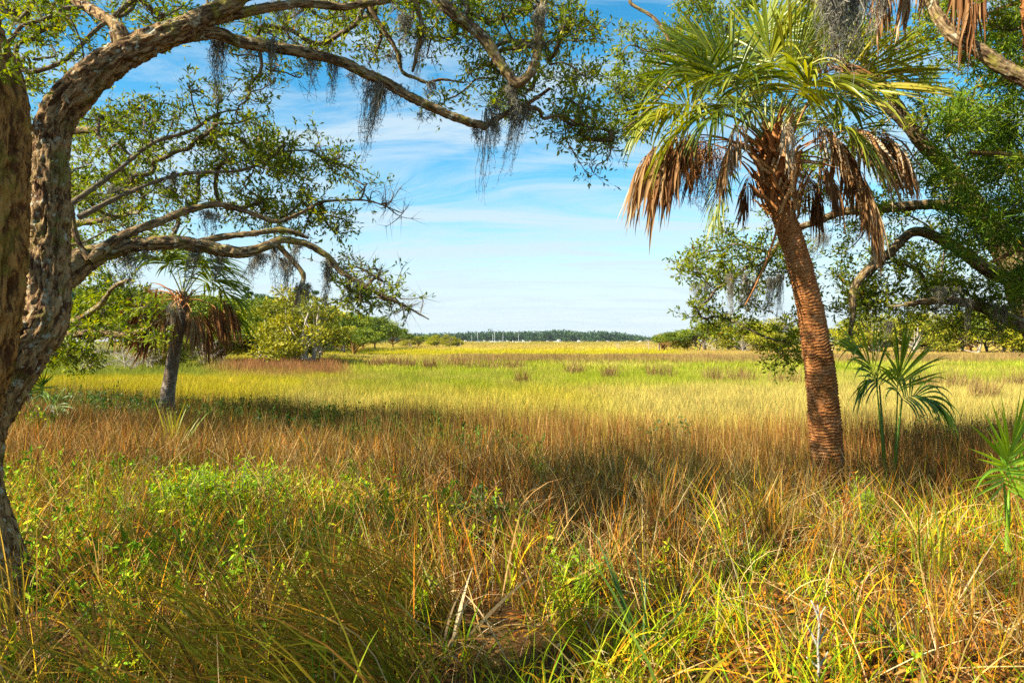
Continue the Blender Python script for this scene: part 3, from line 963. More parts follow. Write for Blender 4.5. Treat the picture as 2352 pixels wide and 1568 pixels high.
left_oak = make_left_oak()
def make_right_oak():
    d0 = 11.0
    base = P(2490, 1000, d0)
    base[2] = float(ground_z(base[0], base[1]))
    root = empty('live_oak_tree', base, 'live oak reaching in from the right edge behind the leaning palm', 'tree')
    sk = Skel(31)
    bz = 784 + (CAMZ - base[2]) / d0 * FPX
    trunk_p, trunk_r = px([(2500, bz + 20, 62), (2480, bz - 60, 46), (2440, 850, 40), (2395, 760, 38), (2360, 690, 36), (2335, 620, 32), (2290, 545, 27), (2250, 489, 24), (2205, 425, 20),
                           (2165, 375, 17), (2110, 320, 14), (2060, 240, 11), (2000, 160, 9), (1940, 80, 8), (1880, 0, 6)], [11, 10.6, 10.2])
    L1_p, L1_r = px([(2345, 650, 18), (2270, 620, 15), (2180, 560, 12), (2101, 532, 11), (2045, 580, 10), (2012, 603, 9.5), (1975, 640, 9), (1959, 672, 8.5), (1958, 730, 6), (1950, 780, 3)], [10.2, 9.4])
    L2_p, L2_r = px([(2250, 489, 14), (2150, 470, 12), (2040, 478, 11), (1936, 487, 9), (1880, 508, 8), (1834, 525, 7), (1790, 560, 6), (1750, 620, 5), (1716, 690, 4)], [10.0, 9.8])
    L3_p, L3_r = px([(2110, 320, 10), (2040, 250, 9), (1960, 180, 8), (1875, 70, 7.5), (1769, 71, 7), (1687, 104, 6), (1598, 112, 5), (1510, 150, 3)], [10.2, 9.8])
    L4_p, L4_r = px([(1880, 10, 6), (1700, -40, 6), (1560, -50, 5), (1480, -20, 5), (1447, 5, 4), (1500, 40, 4), (1530, 80, 3.5), (1545, 118, 3)], [10.2, 9.6])
    L5_p, L5_r = px([(1598, 112, 4), (1540, 190, 4), (1490, 250, 3), (1430, 300, 2)], [9.8, 9.4])
    L6_p, L6_r = px([(2395, 770, 20), (2330, 740, 16), (2240, 700, 12), (2150, 690, 8), (2080, 700, 5)], [10.6, 9.6])
    spec = [('trunk', 0, trunk_p, trunk_r, 0.014), ('limb', 1, L1_p, L1_r, 0.006), ('limb', 2, L2_p, L2_r, 0.006), ('limb', 3, L3_p, L3_r, 0.005),
            ('limb', 4, L4_p, L4_r, 0.004), ('limb', 5, L6_p, L6_r, 0.006)]
    parts = {}
    for name, lid, p, r, amp in spec:
        mb = MB()
        limb_mesh(mb, p, r, amp, seed=70 + lid, nseg=int(np.clip(np.mean(r) * 6.28 / 0.014, 8, 70)), step=0.025)
        sk.limb(p, r, lid, 0.16)
        if lid == 3:
            limb_mesh(mb, L5_p, L5_r, 0.003, nseg=8, step=0.05)
            sk.limb(L5_p, L5_r, lid, 0.16)
        parts[lid] = mb.build(name, M_LIMB, root)
    rg = np.random.default_rng(9)
    blobs = [
        (1690, 560, 90, 60, 9.0, 10.6, 60, 1), (1640, 640, 60, 50, 9.2, 10.4, 40, 1), (1600, 690, 50, 60, 9.2, 10.4, 32, 1), (1730, 640, 80, 70, 9.2, 10.6, 45, 0.8),
        (1700, 720, 60, 50, 9.2, 10.4, 22, 0.6), (1800, 580, 70, 60, 9.2, 10.6, 40, 0.9), (1780, 780, 60, 30, 9.2, 10.0, 30, 1), (1840, 760, 50, 40, 9.2, 10.0, 24, 1),
        (1960, 560, 80, 60, 9.4, 10.8, 55, 1), (1960, 700, 80, 70, 9.2, 10.4, 55, 0.9), (2060, 640, 100, 90, 9.6, 11.2, 90, 1), (2140, 600, 110, 100, 9.8, 11.5, 120, 1),
        (2050, 730, 90, 40, 9.4, 10.6, 40, 0.7), (2200, 680, 100, 80, 9.6, 11.2, 90, 1), (2290, 700, 80, 70, 9.8, 11.2, 70, 1),
        (1540, 60, 100, 80, 9.6, 11.2, 80, 1), (1620, 130, 120, 90, 9.6, 11.2, 110, 1), (1720, 60, 130, 80, 9.8, 11.4, 120, 1), (1850, 60, 130, 90, 9.8, 11.6, 110, 1),
        (1500, 190, 90, 70, 9.4, 10.8, 70, 1), (1460, 250, 60, 50, 9.2, 10.4, 40, 1), (1980, 200, 140, 120, 10, 11.8, 130, 1), (2080, 90, 120, 100, 9.8, 11.6, 90, 1),
        (1900, 300, 130, 100, 10, 11.6, 110, 1), (2040, 420, 120, 100, 10, 11.6, 110, 1), (1860, 430, 80, 60, 10, 11, 40, 1), (1420, 120, 40, 40, 9.4, 10.4, 14, 0.8),
        (1750, 200, 140, 100, 10, 11.4, 80, 1),
        (2150, 250, 120, 140, 9.8, 11.6, 90, 1), (1800, -150, 420, 140, 9.6, 12, 120, 1), (2350, 0, 300, 280, 10.5, 12.5, 140, 1), (2500, 400, 160, 260, 10, 13, 100, 1),
    ]
    A, F = blob_points(blobs, rg)
    sk.grow(A, F, step=0.16, wob=0.22)
    finish_tree(root, sk, M_TWIG, M_OAK_LEAF, parts, dict(ntw=4, nleaf=7, twl=0.22, ll=0.075, lw=0.027, up=0.15), 78)
    return root


right_oak = make_right_oak()


def make_limb_oak():
    """a nearer oak beyond the right edge; only one pale bough shows in the upper corner"""
    base = P(2820, 1200, 6.2)
    base[2] = float(ground_z(base[0], base[1]))
    root = empty('live_oak_tree', base, 'oak off the right edge whose pale bough slants down across the upper right corner', 'tree')
    p, r = px([(2830, 1230, 110), (2800, 1000, 80), (2740, 750, 72), (2670, 520, 62), (2600, 360, 52), (2540, 200, 44), (2480, 20, 38), (2400, -200, 30)], 6.2)
    mb = MB()
    limb_mesh(mb, p, r, 0.012, seed=81)
    trunk = mb.build('trunk', M_OAK_BARK, root)
    sk = Skel(33)
    q, s = px([(2600, 330, 30), (2480, 262, 20), (2400, 212, 18), (2352, 181, 17), (2300, 152, 16.5), (2250, 116, 15), (2205, 92, 15), (2172, 62, 14), (2150, 30, 13), (2128, -20, 12), (2060, -120, 9), (1950, -200, 6)], [6.2, 6.4, 6.8])
    mb = MB()
    limb_mesh(mb, q, s, 0.007, seed=82)
    bough = mb.build('limb', M_LIMB, root)
    sk.limb(q, s, 1)
    rg = np.random.default_rng(14)
    A, F = blob_points([(2080, -110, 120, 70, 6.2, 7.2, 40, 1), (1900, -190, 140, 60, 6.2, 7.2, 40, 1), (2230, 190, 60, 40, 6.4, 7, 14, 0.8), (2300, 30, 80, 60, 6.6, 7.4, 30, 1),
                        (2200, -60, 120, 50, 6.4, 7.4, 40, 1), (2420, 60, 90, 120, 6.2, 7.2, 30, 1)], rg)
    sk.grow(A, F, 0.12)
    finish_tree(root, sk, M_TWIG, M_OAK_LEAF, {1: bough}, dict(ntw=4, nleaf=6, twl=0.17, ll=0.055, lw=0.018, up=0.2), 79)


make_limb_oak()


def cedar_sprays(mb, A, D, rg, n=19, ln=0.22, w=0.020):
    """feathery scale-leaf sprigs: narrow pointed strips fanning from every twig end"""
    k = len(A)
    pos = A[:, None, :] + rg.normal(0, 0.085, (k, n, 3))
    ax = unit(D[:, None, :] * 0.7 + rg.normal(0, 0.6, (k, n, 3)) + UP * 0.25)
    nr = unit(rg.normal(0, 1, (k, n, 3)) + UP * 0.5)
    m = k * n
    tone = rg.uniform(0, 0.5, (k, 1)) + rg.uniform(0, 0.45, (k, n)) + (rg.uniform(0, 1, (k, n)) > 0.97) * 0.6
    leaves(mb, pos.reshape(m, 3), ax.reshape(m, 3), nr.reshape(m, 3), ln * rg.uniform(0.4, 1.1, m), w * rg.uniform(0.5, 1.2, m), np.clip(tone, 0, 1).reshape(m), 0.4)


def make_cedar():
    d = 9.0
    base = P(2640, 1000, d)
    base[2] = float(ground_z(base[0], base[1]))
    root = empty('cedar_tree', base, 'bright green feathery cedar filling the right edge of the picture', 'tree')
    bz = 784 + (CAMZ - base[2]) / d * FPX
    p, r = px([(2645, bz + 10, 48), (2630, 900, 40), (2600, 600, 36), (2560, 300, 30), (2540, 0, 22), (2520, -300, 12)], d)
    mb = MB()
    limb_mesh(mb, p, r, 0.008, seed=91, nseg=40, step=0.03)
    trunk = mb.build('trunk', M_OAK_BARK_DARK, root)
    sk = Skel(35)
    parts = {}
    boughs = [[(2580, 480, 12), (2450, 400, 9), (2330, 360, 7), (2230, 350, 4)], [(2560, 300, 11), (2440, 210, 8), (2330, 190, 6), (2240, 200, 3)],
              [(2540, 60, 10), (2420, -10, 7), (2300, 20, 5), (2220, 60, 3)], [(2600, 620, 13), (2480, 560, 9), (2380, 560, 7), (2280, 600, 4)]]
    for i, bg in enumerate(boughs):
        q, s = px(bg, [9.0, 8.4])
        mb = MB()
        limb_mesh(mb, q, s, 0.004, seed=95 + i, nseg=10, step=0.05)
        parts[i] = mb.build('limb', M_OAK_BARK_DARK, root)
        sk.limb(q, s, i, 0.14)
    rg = np.random.default_rng(15)
    A, F = blob_points([(2300, 60, 90, 60, 8.0, 9.4, 90, 1), (2310, 170, 90, 60, 8.0, 9.2, 90, 1), (2250, 260, 90, 60, 8.2, 9.4, 80, 1), (2310, 330, 80, 60, 8.2, 9.4, 80, 1),
                        (2230, 400, 80, 50, 8.4, 9.4, 60, 1), (2310, 450, 80, 60, 8.2, 9.4, 80, 1), (2300, 560, 70, 60, 8.4, 9.4, 70, 1), (2200, 330, 70, 50, 8.4, 9.6, 45, 1),
                        (2360, 620, 60, 60, 8.4, 9.4, 40, 1), (2450, 300, 100, 300, 8.2, 9.8, 160, 1), (2330, -60, 110, 60, 8.2, 9.6, 60, 1), (2210, 500, 60, 50, 8.6, 9.6, 40, 1)], rg)
    sk.grow(A, F, 0.13)
    strands = sk.finish(0.0025)
    tm = {}
    for t, f in sk.tips:
        tm.setdefault(int(sk.lid[t]), []).append(t)
    for lid, part in parts.items():
        mt, ml = MB(), MB()
        for pts, rr in strands.get(lid, []):
            tube(mt, pts, rr, 4)
        ti = np.array(tm.get(lid, []), int)
        if len(ti):
            A_ = sk.pos[ti]
            cedar_sprays(ml, A_, unit(A_ - sk.pos[np.maximum(sk.par[ti], 0)]), rg)
        mt.build('twigs', M_TWIG, part, True, 'stuff')
        ml.build('foliage', M_CEDAR_LEAF, part, False, 'stuff')


make_cedar()


def make_back_oak():
    """an oak standing farther back on the left; its dark boughs and leaves show past the big trunk"""
    d = 11.0
    base = P(-420, 1000, d)
    base[2] = float(ground_z(base[0], base[1]))
    root = empty('live_oak_tree', base, 'dark shaded oak behind the big trunk, low boughs reaching towards the shaggy palm', 'tree')
    bz = 784 + (CAMZ - base[2]) / d * FPX
    p, r = px([(-430, bz + 20, 70), (-400, 900, 52), (-340, 780, 46), (-250, 640, 40), (-180, 480, 34), (-120, 300, 26), (-60, 120, 18), (20, -40, 10)], d)
    mb = MB()
    limb_mesh(mb, p, r, 0.012, seed=101, nseg=60, step=0.03)
    trunk = mb.build('trunk', M_OAK_BARK_DARK, root)
    sk = Skel(37)
    parts = {}
    bl = [[(-330, 770, 24), (-150, 800, 16), (0, 800, 12), (100, 778, 10), (200, 765, 9), (283, 769, 7), (333, 756, 5), (390, 720, 3)],
          [(-200, 780, 14), (0, 790, 10), (120, 760, 8), (175, 735, 7), (230, 700, 6), (260, 660, 5), (300, 640, 3)],
          [(-220, 590, 20), (-60, 540, 14), (120, 520, 9), (260, 500, 6), (330, 470, 3)],
          [(-150, 400, 18), (20, 330, 12), (180, 300, 8), (300, 300, 4)]]
    for i, bg in enumerate(bl):
        q, s = px(bg, [11, 9.8, 9.4])
        mb = MB()
        limb_mesh(mb, q, s, 0.005, seed=105 + i, nseg=14, step=0.05)
        parts[i] = mb.build('limb', M_LIMB, root)
        sk.limb(q, s, i, 0.16)
    rg = np.random.default_rng(16)
    A, F = blob_points([(220, 720, 100, 50, 9.2, 11, 110, 1), (130, 740, 80, 60, 9.4, 11, 90, 1), (260, 680, 50, 50, 9.2, 11, 22, 1), (200, 640, 100, 40, 9.2, 11, 40, 0.6),
                        (160, 808, 90, 24, 9.4, 10.6, 60, 1), (290, 770, 40, 24, 9.2, 10.4, 12, 1), (100, 830, 40, 25, 9.6, 10.6, 14, 1),
                        (180, 540, 120, 60, 9.6, 11.6, 60, 1), (240, 430, 120, 80, 10, 12, 60, 1), (200, 320, 140, 80, 10, 12, 60, 1),
                        (-250, 290, 300, 200, 9.5, 13, 360, 1), (-60, 290, 190, 130, 10, 12.4, 260, 1), (-100, -150, 420, 200, 9.5, 13, 160, 1), (-420, 520, 260, 260, 9.5, 13, 220, 1)], rg)
    sk.grow(A, F, 0.16)
    finish_tree(root, sk, M_TWIG, M_OAK_LEAF, parts, dict(ntw=4, nleaf=7, twl=0.22, ll=0.078, lw=0.028, up=0.15), 80)


make_back_oak()


def make_shade_oak():
    """the oak behind and left of the viewer; its crown breaks the sun over the near grass"""
    root = empty('live_oak_tree', (-8.4, -2.2, 0), 'tall oak out of view behind the viewer, throwing dappled shade on the near grass', 'tree')
    sk = Skel(41)
    mb = MB()
    tp = np.array([(-8.4, -2.2, -0.1), (-8.3, -2.1, 0.5), (-8.1, -1.9, 2.0), (-7.8, -1.5, 3.6), (-7.2, -0.9, 5.0), (-6.6, 0.0, 6.3)])
    tr = np.array([0.42, 0.33, 0.28, 0.24, 0.17, 0.08])
    limb_mesh(mb, tp, tr, 0.02, nseg=40, step=0.05)
    trunk = mb.build('trunk', M_OAK_BARK, root)
    parts = {}
    for i, e in enumerate([(-4.2, -0.8, 5.8), (-7.2, 3.4, 5.6), (-10.6, 1.6, 5.6), (-5.4, 2.2, 6.6)]):
        st = tp[3] if i != 3 else tp[4]
        e = np.array(e)
        lp = np.array([st, 0.6 * st + 0.4 * e + (0, 0, 0.5), 0.3 * st + 0.7 * e + (0.2, 0, 0.4), e])
        lr = np.array([0.15, 0.11, 0.07, 0.03])
        mb = MB()
        limb_mesh(mb, lp, lr, 0.008, nseg=12, step=0.06)
        parts[i] = mb.build('limb', M_OAK_BARK, root)
        sk.limb(lp, lr, i, 0.2)
    rg = np.random.default_rng(17)
    A = []
    for cx, cy, cz, r, k in SHADE:
        u = unit(rg.normal(0, 1, (k, 3))) * rg.uniform(0.2, 1, (k, 1)) ** 0.5
        A.append(np.array((cx, cy, cz)) + u * np.array((r, r, r * 0.4)))
    A = np.concatenate(A)
    sk.grow(A, np.ones(len(A)), 0.25)
    finish_tree(root, sk, M_TWIG, M_OAK_LEAF, parts, dict(ntw=4, nleaf=6, twl=0.30, ll=0.11, lw=0.042, up=0.15), 83)


# clumps of the crown: centre, radius, twig ends
SHADE = [(-8.2, -0.7, 5.9, 1.2, 60), (-5.6, -1.4, 5.9, 0.8, 22), (-9.0, 1.9, 5.8, 0.9, 30), (-6.4, 2.2, 6.2, 0.7, 18), (-10.6, 1.0, 5.6, 0.9, 24), (-4.5, 0.6, 6.3, 0.6, 12),
         (-7.8, 4.2, 5.7, 0.8, 20), (-10.4, 3.6, 5.9, 0.9, 22), (-6.2, -3.0, 6.0, 0.9, 20), (-3.6, 3.1, 6.6, 0.8, 24), (-2.3, 4.3, 6.8, 0.7, 20), (-5.0, 3.4, 6.3, 0.7, 18), (-3.0, 1.6, 6.5, 0.6, 14)]
make_shade_oak()
# ------------------------------------------------------------------ Spanish moss: every hanging clump is a thing of its own
def moss_clump(top, length, width, n, seed, label, taper=0.75, fuzz=8, lean=(0, 0)):
    rg = np.random.default_rng(seed)
    top = np.asarray(top, float)
    S = 11
    mb = MB()
    n = int(n)
    nc = max(2, n // 28)
    cc = np.stack([rg.normal(0, width * 0.55, nc), rg.normal(0, width * 0.4, nc)], 1)
    pk = rg.integers(0, nc, n)
    st = top + np.stack([cc[pk, 0] + rg.normal(0, width * 0.12, n), cc[pk, 1] + rg.normal(0, width * 0.12, n), rg.normal(0, 0.012, n)], 1)
    lc = rg.uniform(0.45, 1.0, nc)
    lc[0] = 1.0
    lc[-1] = 0.9
    L = lc[pk] * length * (0.06 + 0.94 * rg.uniform(0, 1.0, n) ** (1.9 if length < 0.45 else 1.1))
    t = np.linspace(0, 1, S)
    ph = rg.uniform(0, 6.28, (n, 2))
    fr = rg.uniform(4, 11, (n, 2))
    pts = np.zeros((n, S, 3))
    pull = 1 - taper * t[None, :] * (L / length)[:, None]
    pts[..., 0] = top[0] + (st[:, 0] - top[0])[:, None] * pull + 0.012 * np.sin(fr[:, :1] * t + ph[:, :1]) + lean[0] * (t * L[:, None])
    pts[..., 1] = top[1] + (st[:, 1] - top[1])[:, None] * pull + 0.012 * np.sin(fr[:, 1:] * t + ph[:, 1:]) + lean[1] * (t * L[:, None])
    pts[..., 2] = st[:, 2][:, None] - t * L[:, None]
    pts += np.cumsum(rg.normal(0, 0.0075, (n, S, 3)), 1)
    w = 0.0026 * (1 - 0.7 * t)[None, :] * rg.uniform(0.7, 1.4, (n, 1))
    ang = rg.uniform(0, 3.14, n)
    side = np.stack([np.cos(ang), np.sin(ang), np.zeros(n)], -1)[:, None, :]
    V = np.stack([pts - side * w[..., None], pts + side * w[..., None]], 2).reshape(-1, 3)
    k = (np.arange(n) * S * 2)[:, None] + (np.arange(S - 1) * 2)[None, :]
    Q = np.stack([k, k + 1, k + 3, k + 2], -1).reshape(-1, 4)
    rv = np.repeat(rg.uniform(0, 1, n), S * 2)
    mb.add(V, None, Q, rv)
    m = n * fuzz
    i = rg.integers(0, n, m)
    j = rg.integers(1, S, m)
    p = pts[i, j]
    dd = unit(rg.normal(0, 1, (m, 3)) + np.array((0, 0, -0.5)))
    ln = rg.uniform(0.015, 0.05, m)[:, None]
    sd = unit(np.cross(dd, rg.normal(0, 1, (m, 3)))) * 0.0016
    mid = p + dd * ln * 0.6 + rg.normal(0, 0.004, (m, 3))
    V = np.stack([p - sd, p + sd, mid - sd, mid + sd, p + dd * ln], 1).reshape(-1, 3)
    kk = (np.arange(m) * 5)[:, None, None]
    T = (kk + np.array([[0, 1, 3], [0, 3, 2], [2, 3, 4]])[None]).reshape(-1, 3)
    mb.add(V, T, None, np.repeat(rg.uniform(0, 1, m), 5))
    o = mb.build('spanish_moss', M_MOSS, None, False, None, loc=top)
    tag(o, label, 'moss', 'clumps of hanging moss')
    return o


MOSS = [
    # x, y of the top, depth, length px, width px, strands, label
    (512, 90, 4.9, 175, 34, 90, 'moss clump hanging at the crook where the arch limb forks'),
    (588, 100, 5.0, 70, 26, 40, 'short moss tuft just right of the arch fork'),
    (640, 108, 5.0, 110, 40, 60, 'ragged moss fringe under the arch limb near its fork'),
    (728, 120, 5.1, 120, 34, 70, 'pair of dark moss tails under the arch limb, left one'),
    (775, 140, 5.1, 115, 18, 50, 'slim moss tail under the arch limb, right one of a pair'),
    (820, 168, 5.2, 62, 24, 40, 'small moss tuft halfway along the arch limb'),
    (886, 192, 5.2, 212, 30, 130, 'longest moss rope trailing from the middle of the arch limb'),
    (905, 200, 5.25, 60, 46, 36, 'thin moss wisps beside the longest moss rope'),
    (855, 196, 5.25, 50, 34, 36, 'tangled moss knot left of the longest moss rope'),
    (668, 10, 5.1, 95, 34, 70, 'moss hanging along the top edge over the arch limb'),
    (930, 40, 5.2, 85, 32, 70, 'brown moss bundle hanging from the small upper branch'),
    (962, 60, 5.3, 150, 22, 60, 'straight moss tail hanging beside the small bare branch'),
    (905, 120, 5.4, 70, 20, 36, 'moss tail hanging from the crooked small branch above the arch'),
    (985, 190, 5.4, 48, 14, 24, 'tiny moss tail at the elbow of the small bare branch'),
    (1190, 192, 5.05, 70, 44, 70, 'shaggy moss gathered in the bottom of the V-shaped bough'),
    (1238, 20, 5.0, 110, 34, 70, 'pale moss wrapped along the right arm of the V-shaped bough'),
    (1186, 246, 5.4, 225, 46, 170, 'thick dark moss beard hanging below the end of the arch limb'),
    (1105, 294, 5.4, 44, 26, 30, 'short moss wisps at the broken tip of the arch limb'),
    (1135, 285, 5.4, 70, 30, 30, 'wispy moss between the broken tip and the thick beard'),
    (980, 262, 5.3, 38, 12, 16, 'lone thin moss strand under the arch limb'),
    (430, 560, 5.1, 120, 36, 90, 'grey moss veil under the low bough in front of the shaggy palm'),
    (330, 566, 5.0, 120, 60, 130, 'dark moss curtain under the low bough near the big trunk'),
    (505, 576, 5.2, 90, 22, 90, 'dense tan moss tail under the low bough'),
    (560, 582, 5.3, 80, 46, 80, 'grey moss tuft where the low bough starts to rise'),
    (648, 560, 5.5, 128, 26, 80, 'long moss tail hanging from the fork of the low bough'),
    (668, 596, 5.5, 110, 46, 80, 'moss fringe on the drooping fork of the low bough'),
    (690, 655, 5.5, 80, 30, 50, 'moss tail at the very tip of the drooping fork'),
    (758, 600, 5.6, 145, 20, 60, 'narrow moss tail hanging free between the low bough and the leafy tip'),
    (822, 650, 5.6, 85, 24, 40, 'moss wisp among the leaves at the end of the low bough'),
    (395, 400, 5.8, 70, 14, 50, 'moss tail inside the leaves under the arch'),
    (372, 430, 5.8, 70, 24, 50, 'faint moss tail deep in the leaves left of the sky gap'),
    (245, 430, 5.6, 110, 44, 80, 'dark moss mass in the foliage beside the bent stem'),
    (480, 490, 5.4, 60, 60, 60, 'moss matted on the upper of the two low boughs'),
    (1955, -40, 3.6, 235, 64, 330, 'large near moss bunch hanging in front of the palm crown'),
    (2010, -60, 3.7, 150, 60, 160, 'short near moss bunch at the top edge above the palm'),
    (1690, 630, 9.2, 100, 26, 110, 'pale moss drape on the oak bough left of the leaning palm'),
    (1725, 640, 9.2, 130, 24, 90, 'grey moss tail hanging from the middle of the mossy oak bough'),
    (1620, 650, 9.4, 100, 40, 90, 'moss at the outer tip of the oak bough left of the palm'),
    (1762, 640, 9.3, 115, 30, 90, 'moss tail close to the left side of the leaning palm trunk'),
    (1800, 630, 9.4, 120, 26, 80, 'dark moss tail almost touching the leaning palm trunk'),
    (1850, 540, 9.6, 80, 60, 70, 'moss fringe hanging from the bough right behind the palm trunk'),
    (1925, 520, 9.6, 80, 60, 60, 'moss fringe right of the palm trunk below its dead leaves'),
    (2040, 740, 9.6, 70, 40, 70, 'moss clump above the young fan palm'),
    (2150, 660, 9.8, 110, 44, 120, 'dark moss beard under the right oak, left of three'),
    (2225, 690, 9.8, 110, 36, 110, 'dark moss beard under the right oak, middle of three'),
    (2290, 700, 9.8, 100, 36, 100, 'dark moss beard under the right oak, right of three'),
    (1440, 200, 9.6, 42, 24, 40, 'pale moss puff on the leaves at the far left tip of the right oak'),
]
for i, (mx_, my_, md, ml_, mw, mn, lab) in enumerate(MOSS):
    s_ = md / FPX
    le = (0.0, 0.0)
    if ml_ > 200 and md > 5:
        le = (-0.28, 0)
    elif my_ > 300 or ml_ > 100:
        le = (-0.08, 0)
    moss_clump(P(mx_, my_, md), ml_ * s_, mw * s_, mn * 1.0, 300 + i, lab, lean=le)
# ------------------------------------------------------------------ palms
def fan_blade(mb, b, T, N, rg, L=0.8, n=44, theta=2.1, droop=0.5, costa=0.32, lift=0.25, width=1.0, dead=False, tone=0.5, steps=9):
    """costapalmate fan: pleated segments along a curved midrib, joined near the base and free towards the drooping tips"""
    T = unit(T)
    N = unit(N - T * np.dot(N, T))
    S = np.cross(T, N)
    s = np.linspace(-1, 1, n) + rg.normal(0, 0.35 / n, n)
    th = s * theta
    tc = (1 - np.abs(s))
    # midrib curving downwards
    cpos = b + T * (tc * costa)[:, None] + np.array((0, 0, -1.0)) * (0.5 * costa * tc ** 2 * (0.5 + droop * 0.4))[:, None]
    Tt = unit(T[None, :] + np.array((0, 0, -1.0)) * (tc * (0.45 + 0.3 * droop))[:, None])
    d0 = unit(Tt * np.cos(th)[:, None] + S[None, :] * np.sin(th)[:, None] + N[None, :] * (lift * np.abs(s))[:, None]
              + rg.normal(0, 0.085 + 0.06 * dead, (n, 3)))
    Ls = L * (0.62 + 0.38 * np.cos(s * 1.35)) * rg.uniform(0.9, 1.08, n) * (rg.uniform(0.72, 1.05, n) if dead else 1.0)
    t = np.linspace(0, 1, steps)
    g = droop * rg.uniform(0.5, 1.5, n) + (rg.uniform(0, 1, n) < 0.14) * 1.6
    bend = (t ** 1.6)[None, :] * g[:, None]
    if dead:
        bend = (np.minimum(1, t * 2.2) ** 0.9)[None, :] * g[:, None]
    dirs = unit(d0[:, None, :] + np.array((0, 0, -1.0)) * bend[..., None] * 1.25)
    if dead:
        dirs = unit(dirs + rg.normal(0, 0.13, (n, 1, 3)) * t[None, :, None] + rg.normal(0, 0.05, (n, steps, 3)))
    inc = dirs * (Ls / (steps - 1))[:, None, None]
    pts = cpos[:, None, :] + np.concatenate([np.zeros((n, 1, 3)), np.cumsum(inc[:, :-1], 1)], 1)
    dth = 2 * theta / (n - 1)
    r = t[None, :] * Ls[:, None]
    wfan = (r + costa * 0.25) * dth * 0.55
    wmax = 0.020 * width * (L / 0.8)
    taper = np.clip((1 - t) / 0.62, 0, 1) ** 0.85
    w = np.minimum(wfan * width, wmax * np.clip(taper, 0.03, 1)[None, :])
    sd = unit(np.cross(dirs, N[None, None, :] + rg.normal(0, 0.25 + 0.8 * dead, (n, 1, 3))))
    nn = np.cross(sd, dirs)
    fold = 0.55 if not dead else 0.9
    le = pts - sd * w[..., None] + nn * (w * fold)[..., None]
    ri = pts + sd * w[..., None] + nn * (w * fold)[..., None]
    V = np.stack([le, pts, ri], 2).reshape(-1, 3)
    k = (np.arange(n) * steps * 3)[:, None] + (np.arange(steps - 1) * 3)[None, :]
    Q = np.concatenate([np.stack([k, k + 1, k + 4, k + 3], -1).reshape(-1, 4), np.stack([k + 1, k + 2, k + 5, k + 4], -1).reshape(-1, 4)])
    rv = np.clip(tone + rg.uniform(-0.32, 0.32, n)[:, None] + 0.22 * (t ** 4)[None, :] + 0.12 * (1 - t)[None, :] ** 3, 0, 1)
    mb.add(V, None, Q, np.repeat(rv.reshape(-1), 3))


def strap(mb, pts, wid, thick, N, rnd):
    """a flat stalk with real thickness along pts"""
    pts = np.asarray(pts, float)
    k = len(pts)
    t = unit(np.gradient(pts, axis=0))
    sd = unit(np.cross(t, N))
    nn = np.cross(sd, t)
    w = np.broadcast_to(wid, (k,))[:, None]
    h = np.broadcast_to(thick, (k,))[:, None]
    V = np.stack([pts - sd * w, pts - nn * h, pts + sd * w, pts + nn * h * 0.6], 1).reshape(-1, 3)
    a = np.arange(k - 1)[:, None] * 4
    j = np.arange(4)[None, :]
    Q = np.stack([a + j, a + (j + 1) % 4, a + 4 + (j + 1) % 4, a + 4 + j], -1).reshape(-1, 4)
    Q = np.concatenate([Q, [[0, 1, 2, 3]], [[(k - 1) * 4 + 3, (k - 1) * 4 + 2, (k - 1) * 4 + 1, (k - 1) * 4]]])
    mb.add(V, None, Q, rnd)


def bez(a, c, b, k=10):
    t = np.linspace(0, 1, k)[:, None]
    return a * (1 - t) ** 2 + 2 * c * t * (1 - t) + b * t ** 2


def frond(root, hub, tip, rg, dead=False, L=0.8, arch=0.25, droop=None, theta=None, tone=None, leafmat=None, stalk=0.014, n=44, Tdir=None, facing=None, green=False):
    hub = np.asarray(hub, float)
    tip = np.asarray(tip, float)
    mid = 0.5 * (hub + tip)
    ln = np.linalg.norm(tip - hub)
    c = mid + UP * arch * ln
    pts = bez(hub, c, tip, 9)
    T = unit(tip - c) if Tdir is None else unit(np.asarray(Tdir, float))
    N = UP - T * np.dot(UP, T)
    if np.linalg.norm(N) < 0.25:
        N = np.array((tip[0] - hub[0], tip[1] - hub[1], 0.3))
    if facing is not None:
        N = np.asarray(facing, float)
    N = unit(N + rg.normal(0, 0.18, 3))
    mb = MB()
    if dead:
        fan_blade(mb, tip, T, N, rg, L, n, 1.5 if theta is None else theta, 2.6 if droop is None else droop, 0.22, 0.1, 1.25, True,
                  0.45 + rg.uniform(-0.15, 0.3) if tone is None else tone)
    else:
        fan_blade(mb, tip, T, N, rg, L, n, 2.0 if theta is None else theta, 0.45 if droop is None else droop, 0.34, 0.28, 1.0, False,
                  0.45 + rg.uniform(-0.15, 0.2) if tone is None else tone)
    o = mb.build('dead_frond' if dead else 'frond', (M_DEAD_LEAF if dead else (leafmat or M_PALM_LEAF)), root, False)
    ms = MB()
    w = np.linspace(stalk * 1.7, stalk * 0.7, len(pts))
    strap(ms, pts, w, w * 0.55, N, rg.uniform(0.2, 0.8))
    ms.build('stalk', (leafmat if green else (M_BOOT if dead else M_PETIOLE)), o, True)
    return o


